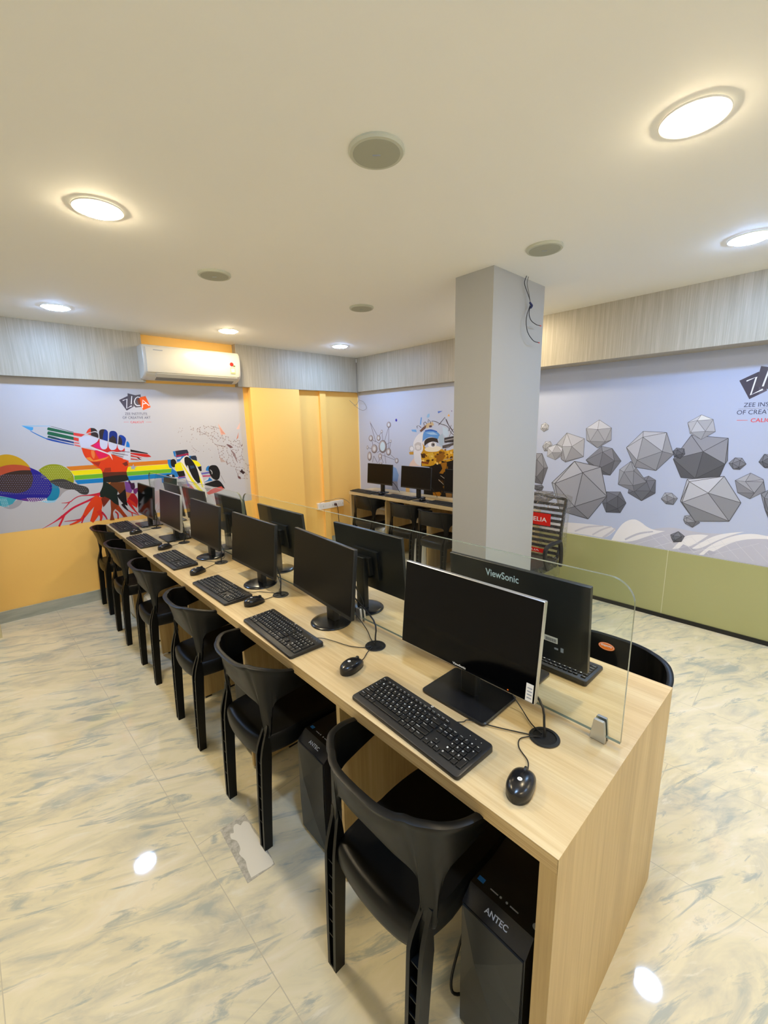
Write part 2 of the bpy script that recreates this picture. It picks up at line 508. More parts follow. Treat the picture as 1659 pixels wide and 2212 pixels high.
# ------------------------------------------------------------------ printed murals
PENT = ((710, 1350), [(794, 1468), (574, 1448), (572, 1265), (736, 1148), (891, 1287)], [(561, 1291), (593, 1175), (827, 1149)])
MURAL_LEFT = {'rainbow_stripes':[((222,128,30),[519,1242,494,1280,1336,1283,1330,1242]),((250,232,0),[540,1197,519,1240,1332,1240,1366,1191]),((110,185,45),[538,1157,541,1196,1367,1190,1377,1152]),((15,130,205),[557,1116,538,1154,1377,1150,1409,1101]),((165,170,190),[1022,1265,1026,1243,1047,1237,1027,1226,1028,1204,1012,1219,991,1211,1002,1231,988,1248,1010,1245])],'overlapping_bubbles':[((150,205,238),[273,999,395,1001,368,977,316,977]),((165,165,178),[30,979,92,1006,128,1033,159,1016,133,976,74,953]),((60,165,190),[11,1076,124,1041,91,1001,41,982,0,1001]),((205,160,22),[57,1401,105,1414,156,1402,204,1368,236,1323,250,1287,164,1311,57,1299,41,1294]),((150,160,30),[299,1265,325,1286,350,1300,380,1309,412,1309,443,1303,471,1289,498,1265,519,1239,533,1208,537,1170,529,1133,456,1133,356,1143]),((165,162,168),[426,1114,522,1080,484,1073,465,1068,438,1051,413,1018,396,1009]),((15,135,178),[369,1149,418,1118,421,1077,413,1040,396,1005,364,990,319,1000,329,1073]),((62,60,62),[360,1165,396,1176,450,1177,478,1166,500,1149,557,1111,617,1089,632,1068,634,1044,624,1022,607,1014,582,1019,559,1034,543,1056,521,1073,496,1077,466,1081,427,1102,384,1133]),((30,26,150),[237,1298,288,1266,318,1235,346,1196,365,1161,373,1127,368,1091,353,1055,332,1028,309,1013,285,1003,244,999,217,1002,174,1014,123,1034,73,1058,11,1080,28,1192,90,1172]),((105,45,140),[145,1034,194,1035,250,1035,285,1003,244,999,217,1002,174,1015]),((58,38,34),[34,1233,82,1256,131,1269,185,1275,244,1270,257,1226,249,1169,222,1115,174,1088,131,1086,79,1099,18,1121]),((192,78,48),[45,1305,86,1321,129,1326,176,1321,217,1310,242,1295,251,1269,185,1275,131,1269,82,1256,34,1233])],'giant_pencil':[((70,165,228),[241,1641,280,1632,315,1626,314,1610,306,1599,292,1598]),((120,190,230),[241,1641,431,1636,431,1632,281,1634]),((20,120,200),[292,1599,347,1559,394,1530,390,1523,346,1550,292,1592]),((30,50,55),[425,1634,442,1631,589,1579,588,1574]),((20,98,72),[407,1611,412,1622,421,1624,588,1571,585,1552,415,1597,407,1602]),((20,98,72),[402,1576,408,1588,416,1591,583,1537,580,1509,415,1557,402,1564]),((15,80,80),[400,1546,408,1554,486,1526,490,1513,417,1532,399,1537]),((15,55,125),[474,1525,509,1519,578,1495,579,1480,483,1508,417,1531]),((20,75,170),[388,1532,411,1528,494,1498,577,1469,577,1462,492,1485,414,1510,388,1524]),((222,60,62),[587,1575,670,1557,639,1537,585,1550]),((225,60,60),[583,1536,619,1524,614,1496,580,1508]),((228,110,115),[581,1493,616,1484,617,1473,579,1480]),((228,90,95),[579,1471,619,1459,622,1446,580,1461]),((40,25,35),[1013,1405,1063,1391,1158,1362,1161,1353,1109,1363,1012,1382]),((205,35,32),[1011,1374,1108,1360,1162,1351,1188,1323,1153,1321,1095,1333,1009,1362]),((205,45,40),[1009,1352,1071,1332,1108,1317,1098,1317,1008,1336]),((60,25,35),[1056,1327,1074,1322,1099,1299,1077,1303]),((200,60,55),[1006,1320,1054,1310,1082,1296,1005,1308])],'raised_fist':[((226,62,18),[627,1441,703,1417,829,1379,906,1344,958,1311,985,1299,979,1256,963,1220,954,1194,757,1200,756,1219,747,1239,725,1257,698,1283,680,1308,657,1330,640,1363,632,1398]),((228,15,85),[726,1413,771,1407,828,1373,821,1351,797,1338,762,1325,744,1338,732,1380]),((238,125,62),[698,1415,719,1408,723,1368,709,1333,696,1352,693,1385]),((240,142,55),[651,1349,681,1352,703,1321,761,1331,832,1350,795,1322,752,1315,728,1310,689,1312,661,1329]),((170,45,25),[688,1306,757,1304,735,1264]),((120,40,30),[928,1276,970,1294,975,1256,950,1248]),((172,50,24),[785,1245,830,1246,828,1207,762,1205]),((210,38,42),[695,1456,727,1470,755,1488,770,1513,778,1512,773,1441,790,1416,812,1416,829,1436,838,1485,837,1436,853,1407,878,1405,898,1421,910,1456,912,1419,932,1398,951,1403,965,1422,968,1393,907,1383,852,1400,812,1382,738,1427]),((226,18,112),[716,1453,754,1482,767,1482,773,1439,789,1414,739,1430]),((206,212,238),[775,1510,836,1486,830,1444,821,1426,807,1418,790,1417,776,1429,770,1452]),((206,212,238),[843,1483,909,1458,904,1433,893,1415,878,1407,853,1409,841,1423,837,1449]),((206,212,238),[914,1457,967,1438,960,1417,946,1402,930,1399,917,1409,909,1430]),((206,212,238),[618,1525,678,1551,768,1517,755,1488,727,1469,696,1455,702,1434,627,1444]),((226,70,50),[679,1565,688,1585,699,1600,711,1610,720,1613,717,1577,693,1569]),((226,70,50),[686,1559,716,1569,713,1548]),((48,40,46),[720,1613,745,1611,759,1601,766,1587,767,1577,752,1584,737,1582,717,1575]),((48,40,46),[716,1568,741,1576,760,1572,769,1561,771,1543,767,1521,713,1546]),((48,40,46),[779,1580,788,1593,802,1599,818,1600,837,1596,847,1582,849,1566,837,1489,776,1514,777,1548]),((10,50,140),[827,1599,840,1594,848,1580,849,1565,837,1489,798,1506,812,1562]),((14,45,130),[857,1561,864,1575,875,1583,896,1584,913,1576,922,1559,922,1541,910,1460,846,1486]),((48,40,46),[846,1486,851,1512,886,1542,906,1513,904,1462]),((12,60,160),[930,1533,937,1542,950,1545,970,1537,984,1520,989,1505,984,1484,967,1440,916,1460]),((48,40,46),[923,1487,932,1535,951,1517,956,1480,945,1448,916,1460]),((20,125,215),[988,1476,995,1484,1004,1479,1011,1462,1012,1441,1009,1424,988,1429,979,1432]),((210,215,232),[966,1430,1012,1419,998,1300,940,1318,966,1374]),((90,60,95),[909,1397,1005,1382,1004,1377,913,1392]),((90,60,95),[857,1386,987,1353,986,1349,861,1379]),((90,60,95),[859,1369,943,1340,943,1335,863,1362]),((226,215,225),[694,1443,706,1441,771,1412,825,1382,845,1376,850,1355,855,1314,844,1337,834,1364,803,1381,737,1414,701,1430]),((96,42,26),[757,1206,954,1196,956,1156,964,1122,928,1103,794,1107,754,1126,758,1174]),((30,28,26),[759,1160,829,1168,941,1168,958,1156,965,1120,928,1102,794,1105,754,1125]),((16,32,28),[754,1127,794,1102,868,1035,847,984,853,956,852,880,814,902,786,949,747,979,718,966,706,1009,731,1051,747,1086]),((105,56,26),[786,1108,925,1100,925,1034,871,985,853,1032]),((205,130,70),[790,1105,815,1110,801,1091]),((18,14,20),[847,984,871,986,925,1034,924,947,923,865,887,892,853,956]),((122,72,152),[928,1104,974,1089,987,1070,989,1021,966,985,925,1004]),((60,20,62),[964,1122,982,1083,1007,1083,1011,1036,991,1013,971,1029,971,1070,955,1091]),((120,45,110),[989,1021,1035,1033,1034,1005,1007,970,990,983]),((192,122,76),[925,1003,970,984,935,934,924,947]),((168,22,36),[935,935,970,984,994,980,1023,918,1004,842,967,881]),((205,50,30),[927,944,962,915,996,877,1003,831,957,876,927,908])],'red_roots':[((200,30,62),[714,1023,665,1015,619,1012,556,1015,515,997,474,963,417,966,417,963,475,954,517,990,556,1008,619,1003,664,996,713,991]),((200,30,62),[472,964,451,940,418,903,420,901,455,934,477,957]),((206,28,66),[700,1011,658,986,611,965,543,939,489,916,440,881,406,854,343,807,296,782,252,758,253,756,297,776,345,799,414,834,448,865,495,900,547,923,614,949,662,963,709,966]),((208,30,55),[422,865,393,812,365,762,376,752,404,802,433,856]),((208,30,55),[404,855,370,825,372,822,406,850]),((226,66,24),[681,1005,637,961,586,893,559,837,534,802,490,778,447,763,447,755,494,759,544,781,580,815,617,859,674,918,709,974]),((205,30,52),[562,831,534,762,542,756,576,822]),((190,30,75),[540,802,470,797,415,798,415,793,470,789,540,789]),((226,66,24),[691,986,655,902,631,838,604,769,627,748,675,804,715,873,729,974]),((218,50,35),[662,847,689,797,678,762,692,754,711,798,706,865]),((190,30,60),[698,831,725,789,735,759,743,762,737,796,712,843]),((122,42,26),[716,966,747,979,786,950,740,896,723,881]),((136,58,26),[790,946,814,905,852,879,822,857,790,821,798,746,760,749,781,831,786,906]),((165,62,26),[815,853,851,880,875,828,910,760,875,761,849,814]),((190,40,40),[809,821,828,799,823,753,834,751,841,803,818,831]),((30,20,30),[870,885,893,845,924,812,929,817,909,857,895,900]),((205,35,45),[919,819,949,789,978,778,1011,755,1012,757,981,784,955,798,925,827]),((205,35,45),[946,799,949,757,956,757,955,800]),((200,30,42),[918,913,941,860,973,808,1006,764,1009,766,984,816,961,872,939,925])],'race_car':[((35,125,205),[1366,1194,1414,1150,1418,1100,1375,1104,1348,1143]),((35,125,205),[1256,1115,1280,1111,1270,1050,1254,1059]),((44,58,56),[1278,1113,1355,1096,1399,1082,1395,1018,1378,950,1334,965,1267,1049]),((26,24,28),[1297,1128,1313,1136,1359,1134,1380,1126,1384,1100,1344,1107]),((225,225,230),[1327,1125,1359,1132,1356,1106]),((150,150,160),[1400,1051,1490,1049,1536,996,1469,983,1408,1004]),((205,85,85),[1495,977,1537,1002,1565,955]),((120,120,195),[1487,1083,1512,1019,1521,977,1500,993]),((35,125,205),[1393,1366,1416,1368,1417,1306,1401,1315]),((42,46,72),[1416,1368,1493,1376,1534,1376,1545,1351,1545,1338,1469,1329,1421,1323]),((155,32,75),[1419,1323,1543,1340,1544,1316,1460,1308,1417,1304]),((35,125,205),[1419,1306,1544,1318,1515,1289,1462,1266,1423,1256]),((210,210,225),[1421,1299,1472,1306,1458,1287,1426,1281]),((35,125,205),[1333,1285,1365,1286,1362,1214,1373,1192,1343,1201,1332,1241]),((26,24,28),[1362,1280,1389,1291,1407,1280,1414,1257,1413,1234,1400,1208,1382,1202,1365,1211,1358,1241]),((35,125,205),[1535,1307,1570,1312,1573,1279,1547,1281]),((40,50,72),[1557,1302,1586,1311,1615,1309,1623,1286,1623,1254,1597,1256,1560,1280]),((26,24,28),[1406,1158,1484,1161,1499,1108,1423,1099]),((246,236,10),[1398,1231,1421,1244,1451,1251,1468,1239,1478,1165,1406,1159,1394,1185]),((26,24,28),[1623,1188,1661,1195,1660,1143,1642,1142,1629,1166]),((246,236,10),[1560,1268,1591,1264,1624,1251,1647,1226,1659,1197,1623,1191,1587,1229]),((238,234,228),[1452,1264,1491,1304,1525,1319,1544,1304,1564,1259,1622,1180,1660,1094,1671,996,1685,924,1687,852,1655,839,1638,879,1559,965,1497,1062,1478,1165]),((26,24,28),[1495,1291,1510,1303,1531,1305,1561,1280,1589,1237,1615,1167,1628,1097,1636,1019,1606,1015,1564,1069,1529,1174,1494,1224]),((225,225,225),[1514,1213,1525,1210,1538,1133,1531,1140]),((45,70,105),[1542,1207,1585,1207,1592,1183,1549,1174]),((246,236,10),[1453,1257,1473,1238,1508,1162,1546,1084,1614,974,1663,911,1609,924,1552,1021,1500,1142]),((246,236,10),[1628,1096,1649,1033,1660,962,1644,970,1634,1019]),((110,110,192),[1650,1122,1743,1130,1744,1109,1656,1103]),((196,62,112),[1659,1094,1749,1089,1748,1075,1667,1078]),((35,125,205),[1733,1068,1768,1028,1712,1025,1673,1018]),((215,215,228),[1675,1037,1733,1070,1717,1040,1680,1023]),((155,62,142),[1409,1101,1483,1104,1488,1082,1416,1082]),((35,125,205),[1417,1090,1485,1094,1487,1086,1423,1081]),((35,125,205),[1703,1143,1711,1173,1725,1187,1746,1195,1735,1136]),((26,24,28),[1732,1158,1744,1184,1767,1195,1795,1196,1823,1189,1843,1163,1854,1126,1856,1098,1847,1056,1829,1032,1803,1027,1773,1045,1751,1075,1738,1115]),((205,205,210),[1745,1151,1763,1142,1773,1119,1768,1097,1763,1099,1766,1118,1757,1134]),((26,24,28),[1671,999,1742,1016,1821,1033,1855,1003,1879,959,1895,922,1863,940,1764,957,1690,983]),((150,152,158),[1667,962,1745,944,1697,914]),((212,88,82),[1687,901,1748,940,1857,954,1884,918,1786,890,1707,878])],'constellation_horse':[((228,180,168),[1885,1640,1959,1522,1906,1518]),((232,196,188),[2085,1575,2139,1652,2122,1573]),((206,140,126),[2074,1458,2109,1542,2100,1481]),((214,156,142),[1899,1606,1920,1571,1955,1525,1913,1530]),((120,88,94),[1960,1417,1995,1404,2031,1376,1999,1368,1969,1396]),((150,128,134),[1998,1358,2047,1305,2067,1201,2034,1269]),((60,42,46),[2083,1098,2112,1128,2122,1103,2149,1086,2122,1065]),((110,75,78),[2053,1058,2087,1036,2088,1010,2057,1027]),((190,170,168),[1867,1281,1935,1220,1876,1222]),((120,70,70),[1932,1245,1949,1190,1939,1205]),((100,55,60),[2121,1379,2143,1414,2137,1386]),((130,105,110),[1997,1358,2064,1201,2067,1202,1999,1359]),((130,105,110),[1837,1413,1949,1387,1950,1390,1838,1416]),((130,105,110),[2035,1132,2064,1034,2067,1035,2038,1133]),((130,105,110),[1802,1613,1896,1584,1897,1587,1803,1616]),((130,105,110),[1674,1562,1757,1516,1759,1518,1676,1564]),((130,105,110),[1591,1394,1633,1355,1635,1357,1593,1396]),((130,105,110),[1860,1075,1899,985,1901,986,1863,1076])]}
